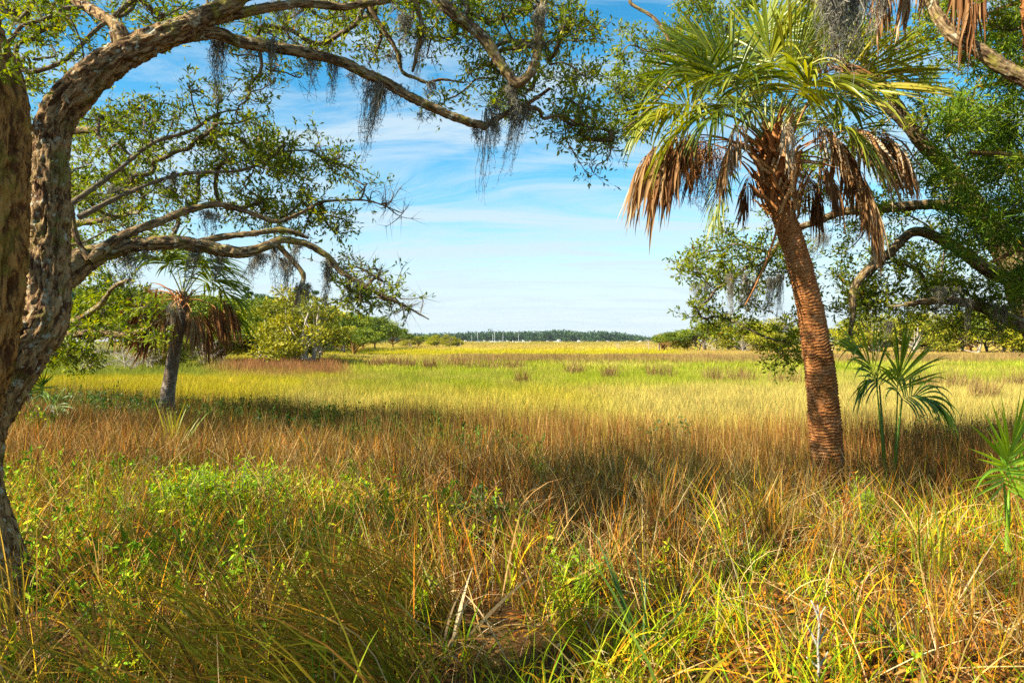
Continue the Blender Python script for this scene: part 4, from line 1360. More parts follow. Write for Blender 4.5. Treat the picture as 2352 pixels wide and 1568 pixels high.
def palm_disp(th, al, R, pts):
    """irregular leaf-scar rings, split and frayed"""
    q = np.stack([np.cos(th) * 1.1, np.sin(th) * 1.1, al * 2.0], -1)
    ph = al * 27 + 0.7 * noise(q * 1.5, 4) + 0.45 * noise(np.stack([np.cos(th) * 3, np.sin(th) * 3, al * 6], -1), 6)
    saw = (ph % 1.0)
    ring = np.where(saw < 0.82, (saw / 0.82) ** 1.6, (1 - saw) / 0.18)
    am = 0.55 + 0.45 * noise(np.stack([np.cos(th) * 2.5, np.sin(th) * 2.5, np.floor(ph) * 0.7], -1), 8)
    rough = fbm(np.stack([np.cos(th) * 14 * R / 0.2, np.sin(th) * 14 * R / 0.2, al * 36], -1), 3, 12)
    lump = fbm(np.stack([np.cos(th) * 1.3, np.sin(th) * 1.3, al * 3], -1), 2, 15)
    return R * (0.20 * (ring - 0.45) * am + 0.06 * rough + 0.05 * lump)


def palm_trunk(root, pts, rad, mat, step=0.0065, nseg=110):
    p, r = resample(pts, rad, step)
    mb = MB()
    tube(mb, p, r, nseg, 0.5, palm_disp)
    return mb.build('trunk', mat, root)


def boot(root, c, out, up, rg, size=1.0, mat=None):
    """the split base of an old leaf: two legs closing into one upturned stub"""
    out = unit(out)
    sd = unit(np.cross(out, up))
    s = size
    tip0 = c + out * 0.11 * s + up * 0.16 * s
    tip1 = c + out * 0.22 * s + up * rg.uniform(0.24, 0.36) * s + sd * rg.normal(0, 0.03)
    mb = MB()
    tone = rg.uniform(0.1, 1)
    for q in (-1, 1):
        a = c + sd * q * 0.085 * s - up * 0.03 * s
        m = c + sd * q * 0.055 * s + up * 0.08 * s + out * 0.05 * s
        strap(mb, bez(a, m, tip0, 6), np.linspace(0.022, 0.026, 6) * s, 0.010 * s, out, tone)
    strap(mb, bez(tip0 - up * 0.03 * s, tip0 + up * 0.08 * s + out * 0.04 * s, tip1, 6), np.linspace(0.036, 0.017, 6) * s, np.linspace(0.014, 0.007, 6) * s, out, tone)
    mb.build('leaf_base', mat or M_BOOT, root, True)


def make_big_palm():
    d = 8.0
    base = P(1899, 1100, d)
    base[2] = float(ground_z(base[0], base[1]))
    rg = np.random.default_rng(21)
    root = empty('cabbage_palm', base, 'leaning cabbage palm with ringed rust-brown trunk and a skirt of dead fronds', 'palm', 'cabbage palms')
    bz = 784 + (CAMZ - base[2]) / d * FPX
    pts, rad = px([(1902, bz + 30, 46), (1900, bz - 10, 42), (1899, 1056, 39.5), (1894, 967, 38.5), (1883, 850, 35.5), (1867, 745, 32.5), (1846, 645, 30),
                   (1818, 550, 28.5), (1802, 505, 28), (1786, 455, 29), (1774, 400, 27), (1768, 350, 20), (1766, 310, 10)], d)
    palm_trunk(root, pts, rad * 0.9, M_PALM_BARK)
    # criss-cross leaf bases below the crown
    axis = unit(P(1768, 330, d) - P(1800, 500, d))
    for k in range(46):
        f = k / 45
        c0 = P(1797 - 32 * f, 492 - 165 * f, d)
        az = k * 2.399 + rg.normal(0, 0.15)
        o2 = np.array((math.cos(az), math.sin(az), 0))
        o2 = unit(o2 - axis * np.dot(o2, axis))
        boot(root, c0 + o2 * (0.13 - 0.05 * f), o2, axis, rg, 1.12 + 0.15 * rg.normal())
    hub = P(1768, 330, d)
    # (x, y) of the blade base, metres nearer (-) or farther (+), dead, blade length, droop, spread, tone
    F = [
        (1640, 190, -0.2, 0, 0.85, 0.35, 1.9, 0.30), (1600, 240, 0.3, 0, 0.85, 0.6, 2.0, 0.45), (1700, 160, 0.2, 0, 0.85, 0.35, 2.0, 0.3), (1720, 200, -0.5, 0, 0.85, 0.8, 2.0, 0.4),
        (1770, 170, -0.1, 0, 0.9, 0.3, 1.9, 0.5), (1800, 140, 0.35, 0, 0.85, 0.25, 2.0, 0.25), (1870, 175, 0.0, 0, 0.85, 0.4, 1.9, 0.55), (1830, 215, -0.55, 0, 0.85, 0.9, 2.0, 0.55),
        (1900, 230, 0.4, 0, 0.85, 0.4, 2.0, 0.3), (1925, 190, -0.2, 0, 0.95, 0.15, 1.05, 0.66), (1940, 300, 0.2, 0, 0.85, 0.35, 1.3, 0.22), (1600, 265, -0.3, 0, 0.7, 1.5, 1.9, 0.62),
        (1560, 255, 0.1, 0, 0.65, 1.7, 1.9, 0.6), (1680, 250, -0.55, 0, 0.75, 1.4, 2.0, 0.35), (1740, 250, 0.55, 0, 0.8, 0.5, 2.0, 0.25), (1660, 140, 0.5, 0, 0.8, 0.3, 2.0, 0.2),
        (1850, 120, 0.1, 0, 0.85, 0.15, 1.6, 0.5), (1760, 90, 0.3, 0, 0.75, 0.2, 1.8, 0.35), (1675, 395, -0.35, 0, 0.5, 1.8, 1.2, 0.4), (1900, 280, -0.45, 0, 0.7, 1.2, 1.9, 0.4),
        (1555, 318, -0.15, 1, 1.05, 3.4, 1.5, 0.55), (1590, 312, 0.15, 1, 0.95, 3.2, 1.4, 0.35), (1520, 335, 0.1, 1, 0.95, 2.4, 1.3, 0.65), (1590, 320, -0.35, 1, 0.75, 3.6, 1.5, 0.25),
        (1706, 290, -0.5, 1, 0.62, 4.0, 0.9, 0.75), (1690, 330, -0.4, 1, 0.6, 3.4, 1.0, 0.6), (1803, 285, -0.55, 1, 0.5, 4.5, 0.7, 0.95), (1870, 300, -0.3, 1, 0.6, 3.0, 1.2, 0.6),
        (1960, 300, -0.2, 1, 0.8, 2.2, 1.3, 0.65), (2010, 305, 0.1, 1, 0.8, 2.0, 1.4, 0.5), (2030, 320, -0.15, 1, 0.7, 2.4, 1.2, 0.6), (1910, 330, 0.25, 1, 0.8, 2.6, 1.4, 0.5),
        (1960, 405, -0.2, 1, 0.85, 3.4, 0.85, 0.5), (1975, 420, 0.0, 1, 0.85, 3.8, 0.7, 0.6), (1945, 390, 0.2, 1, 0.7, 3.0, 1.0, 0.35), (1880, 380, -0.3, 1, 0.55, 3.2, 1.2, 0.3),
        (1850, 410, 0.3, 1, 0.6, 3.0, 1.2, 0.3), (1640, 330, 0.3, 1, 0.6, 3.0, 1.3, 0.45), (1730, 400, 0.3, 1, 0.5, 3.0, 1.1, 0.3),
        (1880, 190, -0.35, 1, 0.6, 0.8, 0.8, 0.25),
    ]
    # the wide fan thrust out to the upper right, seen face on
    frond(root, hub, P(1905, 205, d - 0.35), rg, False, 1.12, 0.1, 0.12, 0.85, 0.7, n=44, Tdir=(0.93, -0.1, 0.36), facing=(0.15, -1, 0.35))
    frond(root, hub, P(1690, 205, d - 0.45), rg, False, 0.95, 0.1, 0.25, 1.0, 0.4, n=44, Tdir=(-0.55, -0.1, 0.8), facing=(-0.1, -1, 0.3))
    frond(root, hub, P(1815, 190, d - 0.5), rg, False, 1.0, 0.1, 0.15, 0.6, 0.62, n=40, Tdir=(0.22, -0.15, 1.0), facing=(0.1, -1, 0.1))
    for x, y, dz, dead, L, dr, thx, tone in F:
        tip = P(x, y, d + dz)
        a = 0.10 if (y < 260) else 0.28
        h = hub + rg.normal(0, 0.03, 3)
        if dead:
            h = P(1775, 390, d) + rg.normal(0, 0.05, 3)
        frond(root, h, tip, rg, bool(dead), L, a, dr, thx, tone, n=(40 if dead else 46))
    # old flower stalks with dried berry sprays hanging among the dead leaves
    for (x, y, dz, k) in [(1600, 330, 0.0, 90), (1640, 345, 0.2, 50), (1830, 380, -0.2, 40)]:
        mb = MB()
        top = P(x, y, d + dz)
        tube(mb, bez(P(1772, 370, d), P(0.5 * (x + 1772), min(y, 345) - 30, d + dz * 0.5), top, 10), np.linspace(0.014, 0.006, 10), 6, 0.4)
        for j in range(k):
            a = top + rg.normal(0, 0.05, 3)
            e = a + np.array((rg.normal(-0.02, 0.13), rg.normal(0, 0.13), -rg.uniform(0.15, 0.75)))
            m = 0.5 * (a + e) + rg.normal(0, 0.06, 3)
            pp = bez(a, m, e, 6)
            tube(mb, pp, np.linspace(0.0035, 0.0015, 6), 3, rg.uniform(0, 1))
            for q in range(4):
                c = pp[rg.integers(2, 6)]
                tube(mb, np.array([c, c + rg.normal(0, 0.03, 3), c + rg.normal(0, 0.05, 3)]), np.array([0.0018, 0.0015, 0.003]), 3, rg.uniform(0, 1))
        mb.build('flower_stalk', M_BOOT, root)
    # the long bare stalk that slants down left of the trunk
    mb = MB()
    tube(mb, bez(P(1800, 420, d), P(1800, 540, d - 0.2), P(1712, 700, d - 0.1), 14), np.linspace(0.020, 0.008, 14), 7, 0.35)
    mb.build('flower_stalk', M_BOOT, root)
    return root


big_palm = make_big_palm()


def generic_palm(name, base_px, d, trunk, hub_px, specs, label, mat, seed, leafscale=1.0, nboot=16, group='cabbage palms', nseg=60, step=0.012, cat='palm'):
    rg = np.random.default_rng(seed)
    base = P(base_px[0], base_px[1], d)
    base[2] = float(ground_z(base[0], base[1]))
    root = empty(name, base, label, cat, group)
    bz = 784 + (CAMZ - base[2]) / d * FPX
    pts, rad = px([(trunk[0][0], bz + 12, trunk[0][2] * 1.1)] + trunk, d)
    palm_trunk(root, pts, rad, mat, step, nseg)
    hub = P(hub_px[0], hub_px[1], d)
    for k in range(nboot):
        f = k / max(1, nboot - 1)
        az = k * 2.399
        o2 = np.array((math.cos(az), math.sin(az), 0))
        boot(root, hub - UP * (0.32 - 0.3 * f) + o2 * trunk[-1][2] / FPX * d * 0.8, o2, UP, rg, 0.9)
    for x, y, dz, dead, L, dr, thx, tone in specs:
        td = (-0.75 + rg.normal(0, 0.12), rg.normal(0, 0.25), -0.52 + rg.normal(0, 0.15)) if dead == 2 else None
        frond(root, hub + rg.normal(0, 0.03, 3), P(x, y, d + dz), rg, bool(dead), L * leafscale, 0.12 if not dead else 0.25, dr, thx, tone, n=34, Tdir=td)
    return root


def make_left_palms():
    rg = np.random.default_rng(23)
    specs = []
    # living leaves to the right and top
    for x, y, dz in [(470, 650, 0.0), (490, 665, 0.4), (455, 610, -0.3), (430, 590, 0.3), (400, 590, 0.0), (470, 620, -0.4), (500, 695, 0.2), (385, 610, -0.5)]:
        specs.append((x, y, dz, 0, 0.95, 0.9, 2.0, 0.25 + rg.uniform(-0.15, 0.2)))
    # brown leaves swept down to the left, and a few on the right
    for x, y, dz in [(372, 690, 0.0), (350, 676, 0.3), (360, 705, -0.3), (380, 712, 0.2), (335, 672, 0.1), (365, 660, -0.5), (345, 690, 0.5), (330, 690, -0.2), (372, 722, -0.1), (318, 676, 0.3), (350, 650, 0.2)]:
        specs.append((x, y, dz, 2, 1.15, 0.55, 0.75, rg.uniform(0.05, 0.5)))
    for x, y, dz in [(480, 700, 0.3), (495, 706, -0.2), (462, 722, 0.0), (510, 690, 0.1), (395, 705, -0.6), (440, 715, -0.4)]:
        specs.append((x, y, dz, 1, 0.9, 2.4, 1.2, rg.uniform(0.05, 0.5)))
    specs.append((400, 690, -0.7, 1, 0.5, 2.0, 0.9, 1.0))
    generic_palm('cabbage_palm', (384, 1000), 14.8, [(383, 945, 17), (386, 900, 15), (395, 840, 14), (406, 780, 13), (416, 735, 12.5), (420, 700, 12), (422, 670, 7)], (420, 690), specs,
                 'slim grey cabbage palm standing in the mid-distance left, shaggy with dead fronds', M_PALM_BARK_GREY, 24)
    # farther palm trunks beside the big oak
    specs = [(x, y, z, dd, 1.0, dr, 1.9, t) for x, y, z, dd, dr, t in
             [(20, 600, 0, 0, 0.6, 0.3), (110, 610, 0.4, 0, 0.6, 0.4), (140, 650, -0.3, 0, 0.9, 0.3), (-10, 650, 0.3, 0, 0.9, 0.3), (60, 580, 0.5, 0, 0.4, 0.4), (40, 690, -0.3, 1, 2.4, 0.3), (110, 690, 0.2, 1, 2.4, 0.4)]]
    generic_palm('cabbage_palm', (57, 1000), 15.6, [(57, 950, 15), (56, 890, 13.5), (60, 820, 13), (62, 740, 12), (63, 660, 11)], (63, 655), specs,
                 'thin palm trunk showing just under the big oak fork at the left', M_PALM_BARK_GREY, 25, nboot=8)


make_left_palms()


M_PALMETTO_LIT = leaf_mat('painted_lit_young_palm_blade', [(0.0, (0.06, 0.19, 0.018)), (0.6, (0.17, 0.34, 0.02)), (1.0, (0.36, 0.52, 0.03))], 0.35, 0.4, 0.35)  # lighter copy of the young palm leaf, sunlight put into its colour


def young_palm(base_px, d, stems, label, seed, mat=None, leafscale=1.0, n=30):
    """a trunkless young fan palm: long green stalks straight out of the ground"""
    rg = np.random.default_rng(seed)
    base = P(base_px[0], base_px[1], d)
    base[2] = float(ground_z(base[0], base[1]))
    root = empty('young_fan_palm', base, label, 'palm', 'young fan palms')
    for x, y, dz, L, dr, thx, tone, tdir, face in stems:
        frond(root, base + rg.normal(0, 0.025, 3) * np.array((1, 1, 0)), P(x, y, d + dz), rg, False, L, 0.04, dr, thx, tone, mat or M_PALMETTO, 0.013, n, tdir, face, True)
    return root


young_palm((2046, 1075), 7.6, [
    (2012, 868, -0.15, 0.64, 0.35, 0.8, 0.5, (-0.45, -0.2, 0.9), (0.25, -1, 0.2)),
    (2062, 900, -0.1, 0.72, 0.5, 1.15, 0.55, (-0.02, -0.15, 1.0), (0.1, -1, 0.1)),
    (2020, 885, 0.1, 0.5, 2.2, 1.3, 0.35, (-0.3, -0.2, 0.4), (0, -1, 0.5)),
    (2072, 915, 0.1, 0.5, 2.2, 1.4, 0.3, (0.4, -0.1, 0.3), (0, -1, 0.5)),
], 'tall young fan palm with two dark green fans right of the leaning palm trunk', 41)
young_palm((2312, 1215), 5.0, [
    (2306, 1108, 0.0, 0.54, 0.08, 2.0, 0.75, (0.06, -0.1, 1.0), (0.1, -1, 0.12)),
    (2318, 1125, 0.1, 0.42, 0.2, 1.3, 0.5, (0.75, 0.1, 0.5), (0, -1, 0.4)),
], 'small young fan palm, sunlight painted into its green, in the bare litter at the right edge', 42, M_PALMETTO_LIT)
young_palm((92, 955), 13.5, [
    (98, 905, 0.0, 0.55, 0.35, 2.3, 0.3, (0.25, -0.3, 1.0), (0.2, -1, 0.2)),
    (70, 900, 0.3, 0.5, 0.4, 1.9, 0.25, (-0.5, -0.3, 0.8), (0, -1, 0.3)),
    (112, 930, -0.2, 0.5, 0.6, 1.8, 0.25, (0.8, -0.3, 0.2), (0, -1, 0.3)),
    (45, 900, 0.2, 0.5, 0.5, 1.8, 0.25, (-0.8, -0.3, 0.4), (0, -1, 0.3)),
], 'dark young fan palm beside the thin palm trunk at the left', 43, n=24)


def make_overhead_palm():
    """a palm off the right edge; only the dead skirt of its crown hangs into the top of the picture"""
    d = 6.6
    base = P(2430, 1150, d)
    base[2] = float(ground_z(base[0], base[1]))
    rg = np.random.default_rng(27)
    root = empty('cabbage_palm', base, 'palm beyond the right edge, only tips of its dead fronds hang along the top', 'palm', 'cabbage palms')
    bz = 784 + (CAMZ - base[2]) / d * FPX
    pts, rad = px([(2445, bz + 15, 52), (2440, 1050, 44), (2430, 700, 40), (2410, 300, 38), (2385, -60, 36), (2370, -330, 26)], d)
    palm_trunk(root, pts, rad, M_PALM_BARK, 0.02, 50)
    hub = P(2372, -280, d)
    for x, y, dz, L, dr, t in [(2075, -130, 0.1, 0.78, 3.6, 0.5), (2120, -120, 0.3, 0.70, 3.4, 0.6), (2050, -110, -0.1, 0.5, 3.6, 0.65), (2245, -120, -0.2, 0.86, 3.8, 0.3), (2260, -110, 0.1, 0.7, 3.6, 0.45),
                               (2470, -100, 0.2, 0.8, 3, 0.5), (2560, -180, 0, 0.8, 3, 0.5), (2175, -170, 0.5, 0.7, 3.0, 0.55)]:
        frond(root, hub, P(x, y, d + dz), rg, True, L, 0.25, dr, 1.0, t)
    for k in range(12):
        a = k * 2.4
        frond(root, hub, hub + np.array((math.cos(a) * 0.9, math.sin(a) * 0.9, 0.55 + 0.4 * rg.uniform())), rg, False, 0.85, 0.12, 0.5)


make_overhead_palm()
# ------------------------------------------------------------------ trees and shrubs beyond the marsh
def crown_leaf_mat(name, a, b, c):
    return leaf_mat(name, [(0.0, a), (0.5, b), (1.0, c)], 0.25, 0.6, 0.2)


M_SHRUB = [crown_leaf_mat('olive_shrub_leaf', (0.08, 0.10, 0.012), (0.22, 0.225, 0.018), (0.42, 0.36, 0.025)),
           crown_leaf_mat('green_shrub_leaf', (0.05, 0.085, 0.012), (0.135, 0.19, 0.018), (0.29, 0.32, 0.022)),
           crown_leaf_mat('yellow_green_leaf', (0.12, 0.15, 0.012), (0.30, 0.31, 0.016), (0.50, 0.43, 0.022)),
           crown_leaf_mat('pine_needles', (0.025, 0.055, 0.015), (0.06, 0.12, 0.02), (0.15, 0.21, 0.03)),
           crown_leaf_mat('far_wood_leaf', (0.012, 0.04, 0.024), (0.035, 0.085, 0.034), (0.085, 0.145, 0.045))]


def crown_tree(name, seed, h, w, nlump, leaf, leafmat, barkmat, trunk_h=0.25, lean=0.0, style='bush', nleaf=3200, trunks=1, thin=0.6):
    """prototype at the origin: trunk, branches and a crown of leaf clumps with gaps"""
    rg = np.random.default_rng(seed)
    root = empty(name, (0, 0, 0), 'prototype', 'tree')
    mt, ml = MB(), MB()
    centers, radii = [], []
    for k in range(nlump):
        if style == 'bush':
            a = rg.uniform(0, 6.28)
            rr = math.sqrt(rg.uniform(0, 1)) * w * 0.42
            zz = h * (0.16 + 0.74 * rg.uniform(0, 1) * (1 - 0.55 * (rr / (w * 0.42)) ** 2))
            s = w * rg.uniform(0.09, 0.19)
        elif style == 'dome':
            a = rg.uniform(0, 6.28)
            rr = math.sqrt(rg.uniform(0, 1)) * w * 0.45
            zz = h * (0.25 + 0.65 * math.sqrt(max(0, 1 - (rr / (w * 0.5)) ** 2)) * rg.uniform(0.55, 1))
            s = w * rg.uniform(0.10, 0.17)
        else:    # pine: clumps in the upper part only, on level branches
            a = rg.uniform(0, 6.28)
            f = rg.uniform(0, 1)
            rr = w * 0.42 * rg.uniform(0.2, 1) * (1 - 0.5 * f)
            zz = h * (0.52 + 0.46 * f)
            s = w * rg.uniform(0.10, 0.17)
        centers.append((math.cos(a) * rr + lean * zz, math.sin(a) * rr, zz))
        radii.append(s)
    C = np.array(centers)
    Rr = np.array(radii)
    for q in range(trunks):
        bx = rg.normal(0, 0.12 * w if trunks > 1 else 0, 2)
        top = np.array((lean * h * 0.8 + bx[0] * 1.5, bx[1] * 1.5, h * (0.92 if style == 'pine' else 0.7)))
        pts = bez(np.array((bx[0], bx[1], -0.2)), np.array((bx[0] + rg.normal(0, 0.06 * w), bx[1], h * 0.35)), top, 10)
        r0 = 0.018 * h + 0.03
        tube(mt, pts, np.linspace(r0, r0 * 0.25, 10), 7)
        for k in range(q, nlump, trunks):
            st = pts[int(np.clip((C[k, 2] / h) * 7 - 1, 1, 8))]
            m = 0.5 * (st + C[k]) + np.array((0, 0, 0.08 * h if style != 'pine' else 0.0)) * rg.uniform(-0.5, 1)
            tube(mt, bez(st, m, C[k], 6), np.linspace(r0 * 0.35, 0.01, 6), 4)
    per = max(8, nleaf // nlump)
    n = per * nlump
    u = unit(rg.normal(0, 1, (nlump, per, 3)))
    rad = rg.uniform(0.25, 1.0, (nlump, per, 1)) ** 0.6
    sq = np.array((1.15, 1.15, 0.62 if style != 'pine' else 0.38))
    pos = C[:, None, :] + u * rad * Rr[:, None, None] * sq * (1 + 0.35 * rg.normal(0, 1, (nlump, per, 1)) * (rg.uniform(0, 1, (nlump, per, 1)) < 0.3))
    ax = unit(u * 0.7 + rg.normal(0, 0.6, (nlump, per, 3)) + UP * 0.2)
    nr = unit(u + rg.normal(0, 0.6, (nlump, per, 3)) + UP * 0.4)
    tone = np.clip(rg.uniform(0, 0.55, (nlump, 1)) + rg.uniform(0, 0.5, (nlump, per)), 0, 1)
    leaves(ml, pos.reshape(n, 3), ax.reshape(n, 3), nr.reshape(n, 3), leaf * rg.uniform(0.6, 1.4, n), leaf * thin * rg.uniform(0.6, 1.2, n), tone.reshape(n))
    kz = h / float(np.percentile(np.concatenate(ml.V)[:, 2], 95.0))
    for m_ in (mt, ml):
        m_.V = [v_ * kz for v_ in m_.V]
    mt.build('trunk', barkmat, root)
    ml.build('crown', leafmat, root, False, 'stuff')
    return root


def dead_tree(name, seed, h, spread, nb, label):
    """bare grey branches fanning from a short stem"""
    rg = np.random.default_rng(seed)
    root = empty(name, (0, 0, 0), label, 'tree')
    mt, mb = MB(), MB()
    tube(mt, bez(np.array((0, 0, -0.2)), np.array((0.03 * h, 0, 0.4 * h)), np.array((rg.normal(0, 0.06) * h, 0, h)), 10), np.linspace(0.022 * h + 0.02, 0.01, 10), 7)
    for k in range(nb):
        z0 = h * rg.uniform(0.05, 0.85)
        a = rg.uniform(0, 6.28)
        L = spread * rg.uniform(0.35, 1.0) * (1.1 - 0.6 * z0 / h)
        s = np.array((0, 0, z0))
        e = s + np.array((math.cos(a) * L, math.sin(a) * L, L * rg.uniform(0.1, 0.8)))
        pts = bez(s, 0.5 * (s + e) + rg.normal(0, 0.1 * L, 3), e, 8)
        tube(mb, pts, np.linspace(0.012 * h * 0.5 + 0.01, 0.006, 8), 4)
        for q in range(7):
            c = pts[rg.integers(2, 8)]
            f = c + (e - s) * rg.uniform(0.1, 0.35) + rg.normal(0, 0.16 * L, 3)
            tube(mb, np.array([c, 0.5 * (c + f) + rg.normal(0, 0.03 * L, 3), f]), np.array([0.012, 0.009, 0.004]), 3)
    mt.build('trunk', M_DEAD_WOOD, root)
    mb.build('branches', M_DEAD_WOOD, root)
    return root


def place(proto, x, yb, d, hpx, hp, label, group, rz=None, wide=1.0, first=set()):
    """put a tree whose foot the photograph shows at (x, yb) d metres away, hpx tall; hp is the prototype's height"""
    loc = P(x, yb, d)
    loc[2] = float(ground_z(loc[0], loc[1]))
    top = CAMZ + (784 - (yb - hpx)) / FPX * d
    s = max(0.1, (top - loc[2]) / hp)
    if rz is None:
        rz = (x * 0.37) % 6.28
    if proto.name not in first:
        first.add(proto.name)
        proto.location = tuple(loc)
        proto.rotation_euler = (0, 0, rz)
        proto.scale = (s * wide, s * wide, s)
        tag(proto, label, None, group)
        return proto
    return copy_tree(proto, loc, rz, (s * wide, s * wide, s), label, group)


GL = 'trees and shrubs on the left marsh bank'
GR = 'trees and shrubs on the right marsh bank'
t_olive = crown_tree('marsh_cedar', 51, 4.5, 5.0, 30, 0.22, M_SHRUB[0], M_DEAD_WOOD, style='bush', nleaf=7500, trunks=3, thin=0.42)
t_olive2 = crown_tree('marsh_cedar', 52, 4.0, 5.4, 26, 0.24, M_SHRUB[2], M_DEAD_WOOD, style='bush', nleaf=6800, trunks=3, thin=0.42)
t_green = crown_tree('wax_myrtle', 53, 4.0, 4.4, 24, 0.22, M_SHRUB[1], M_OAK_BARK_DARK, style='dome', nleaf=6600, trunks=2, thin=0.5)
t_oak = crown_tree('bank_oak', 54, 8.0, 9.0, 40, 0.36, M_SHRUB[1], M_OAK_BARK_DARK, style='dome', nleaf=8800, thin=0.55)
t_pine = crown_tree('pine_tree', 55, 14.0, 6.5, 22, 0.45, M_SHRUB[3], M_OAK_BARK_DARK, style='pine', nleaf=8000, thin=0.3)
t_pine2 = crown_tree('pine_tree', 56, 14.0, 5.0, 12, 0.45, M_SHRUB[3], M_OAK_BARK_DARK, style='pine', nleaf=5000, thin=0.3)
LEFT_TREES = [
    (t_olive, 690, 832, 58, 122, 4.5, 'big straggling olive cedar with grey dead boughs at the end of the left bank', 1.15),
    (t_olive2, 610, 830, 62, 95, 4.0, 'yellow-olive cedar just left of the big straggling one', 1.0),
    (t_green, 548, 832, 60, 82, 4.0, 'rounded olive green shrub right of the grey palm trunk', 1.1),
    (t_olive2, 770, 800, 120, 40, 4.0, 'low olive shrub beyond the big straggling cedar', 1.6),
    (t_green, 838, 811, 96, 44, 4.0, 'dark low green bush at the water-side tip of the left bank', 1.25),
    (t_oak, 860, 797, 205, 50, 8.0, 'smooth domed green oak at the far end of the left bank', 1.35),
    (t_oak, 800, 799, 170, 62, 8.0, 'tall green oak behind the tip of the left bank', 1.3),
    (t_oak, 745, 800, 150, 68, 8.0, 'oak crown showing right above the big straggling cedar', 1.2),
    (t_oak, 655, 812, 105, 96, 8.0, 'oak crown behind the straggling cedar', 1.2),
    (t_oak, 590, 812, 100, 102, 8.0, 'bright oak crown left of the pines', 1.1),
    (t_oak, 500, 815, 90, 108, 8.0, 'leafy oak crown right behind the grey palm trunk', 1.2),
    (t_oak, 330, 815, 85, 120, 8.0, 'green oak behind the dead brush under the low dark bough', 1.2),
    (t_oak, 200, 815, 85, 125, 8.0, 'green oak left of the dead brush', 1.1),
    (t_oak, 430, 815, 80, 112, 8.0, 'green oak directly behind the grey palm trunk', 1.0),
    (t_oak, 90, 815, 90, 110, 8.0, 'green oak glimpsed behind the thin palm trunk', 1.2),
    (t_pine, 690, 800, 135, 122, 14.0, 'tallest pine with rounded tufts over the left bank', 0.9),
    (t_pine2, 722, 800, 140, 112, 14.0, 'narrow pine right of the tallest pine', 0.9),
    (t_pine, 612, 802, 128, 104, 14.0, 'broad dark pine left of the tallest pine', 1.3),
    (t_pine2, 565, 803, 120, 122, 14.0, 'thin tall pine just right of the grey palm fronds', 0.8),
    (t_oak, 903, 796, 230, 34, 8.0, 'last low oak crown where the left bank meets the marsh', 1.5),
    (t_oak, 835, 798, 190, 58, 8.0, 'oak crown between the domed oak and the dark low bush', 1.5),
    (t_oak, 772, 800, 160, 66, 8.0, 'oak crown above the skirted palms', 1.5),
    (t_oak, 700, 806, 125, 84, 8.0, 'oak crown filling the bank below the tallest pine', 1.4),
    (t_oak, 540, 812, 105, 96, 8.0, 'oak crown between the grey palm and the pines', 1.4),
    (t_olive2, 655, 826, 66, 84, 4.0, 'yellow-green cedar tucked behind the big straggling one', 1.2),
    (t_green, 730, 822, 78, 58, 4.0, 'dark green shrub at the right foot of the straggling cedar', 1.3),
    (t_olive, 400, 835, 52, 52, 4.5, 'olive shrub left of the grey palm trunk', 0.9),
    (t_olive2, 335, 838, 50, 88, 4.0, 'bright yellow-green shrub left of the grey palm', 0.7),
    (t_green, 470, 835, 58, 60, 4.0, 'shaded green shrub right of the grey palm foot', 1.1),
]
for pr, x, yb, d, hpx, hp, lab, wd in LEFT_TREES:
    place(pr, x, yb, d, hpx * 1.14, hp, lab, GL, None, wd)
MID_TREES = [(t_olive, 942, 797, 262, 26, 4.5, 'leftmost grey-green bush of the low clump in the middle distance', 1.3), (t_green, 972, 797, 270, 24, 4.0, 'second bush of the low clump in the middle distance', 1.3),
             (t_olive2, 1003, 798, 255, 26, 4.0, 'third bush of the low clump in the middle distance', 1.3), (t_olive, 1030, 798, 250, 25, 4.5, 'fourth bush of the low clump in the middle distance', 1.2),
             (t_olive2, 1052, 798, 250, 19, 4.0, 'rightmost bush of the low clump, beside the moored boats', 1.0)]
for pr, x, yb, d, hpx, hp, lab, wd in MID_TREES:
    place(pr, x, yb, d, hpx, hp, lab, 'bushes of the middle clump', None, wd)
RIGHT_TREES = [
    (t_green, 1548, 799, 140, 26, 4.0, 'first low green bush of the right bank next to the small palms', 1.4), (t_olive2, 1580, 800, 142, 28, 4.0, 'olive bush under the small pale palm', 1.0),
    (t_green, 1630, 800, 138, 42, 4.0, 'round dark green bush right of the small palms', 1.1), (t_olive, 1690, 801, 134, 50, 4.5, 'tall olive bush with grey stems left of the leaning palm', 1.3),
    (t_olive2, 1740, 802, 130, 42, 4.0, 'yellow-green bush just left of the leaning palm', 1.2), (t_olive, 1790, 802, 128, 44, 4.5, 'olive bush close against the leaning palm trunk', 1.2),
    (t_olive2, 1945, 803, 124, 46, 4.0, 'yellowish bush just right of the leaning palm', 1.2), (t_olive, 2010, 803, 120, 52, 4.5, 'olive bush behind the young fan palm', 1.2),
    (t_olive2, 2085, 804, 118, 56, 4.0, 'yellow-green bush right of the young fan palm', 1.1), (t_olive, 2150, 804, 116, 52, 4.5, 'olive bush under the left moss beard', 1.2),
    (t_olive2, 2205, 804, 114, 58, 4.0, 'yellow-green bush under the middle moss beard', 1.0), (t_green, 2262, 805, 112, 60, 4.0, 'green bush under the right moss beard', 1.0),
    (t_olive2, 2315, 805, 110, 66, 4.0, 'bright yellow-green bush at the right edge', 1.1), (t_olive, 2370, 805, 108, 64, 4.5, 'olive bush cut by the right edge', 1.1),
]
for pr, x, yb, d, hpx, hp, lab, wd in RIGHT_TREES:
    place(pr, x, yb, d, hpx * 1.3, hp, lab, GR, None, wd * 1.15)

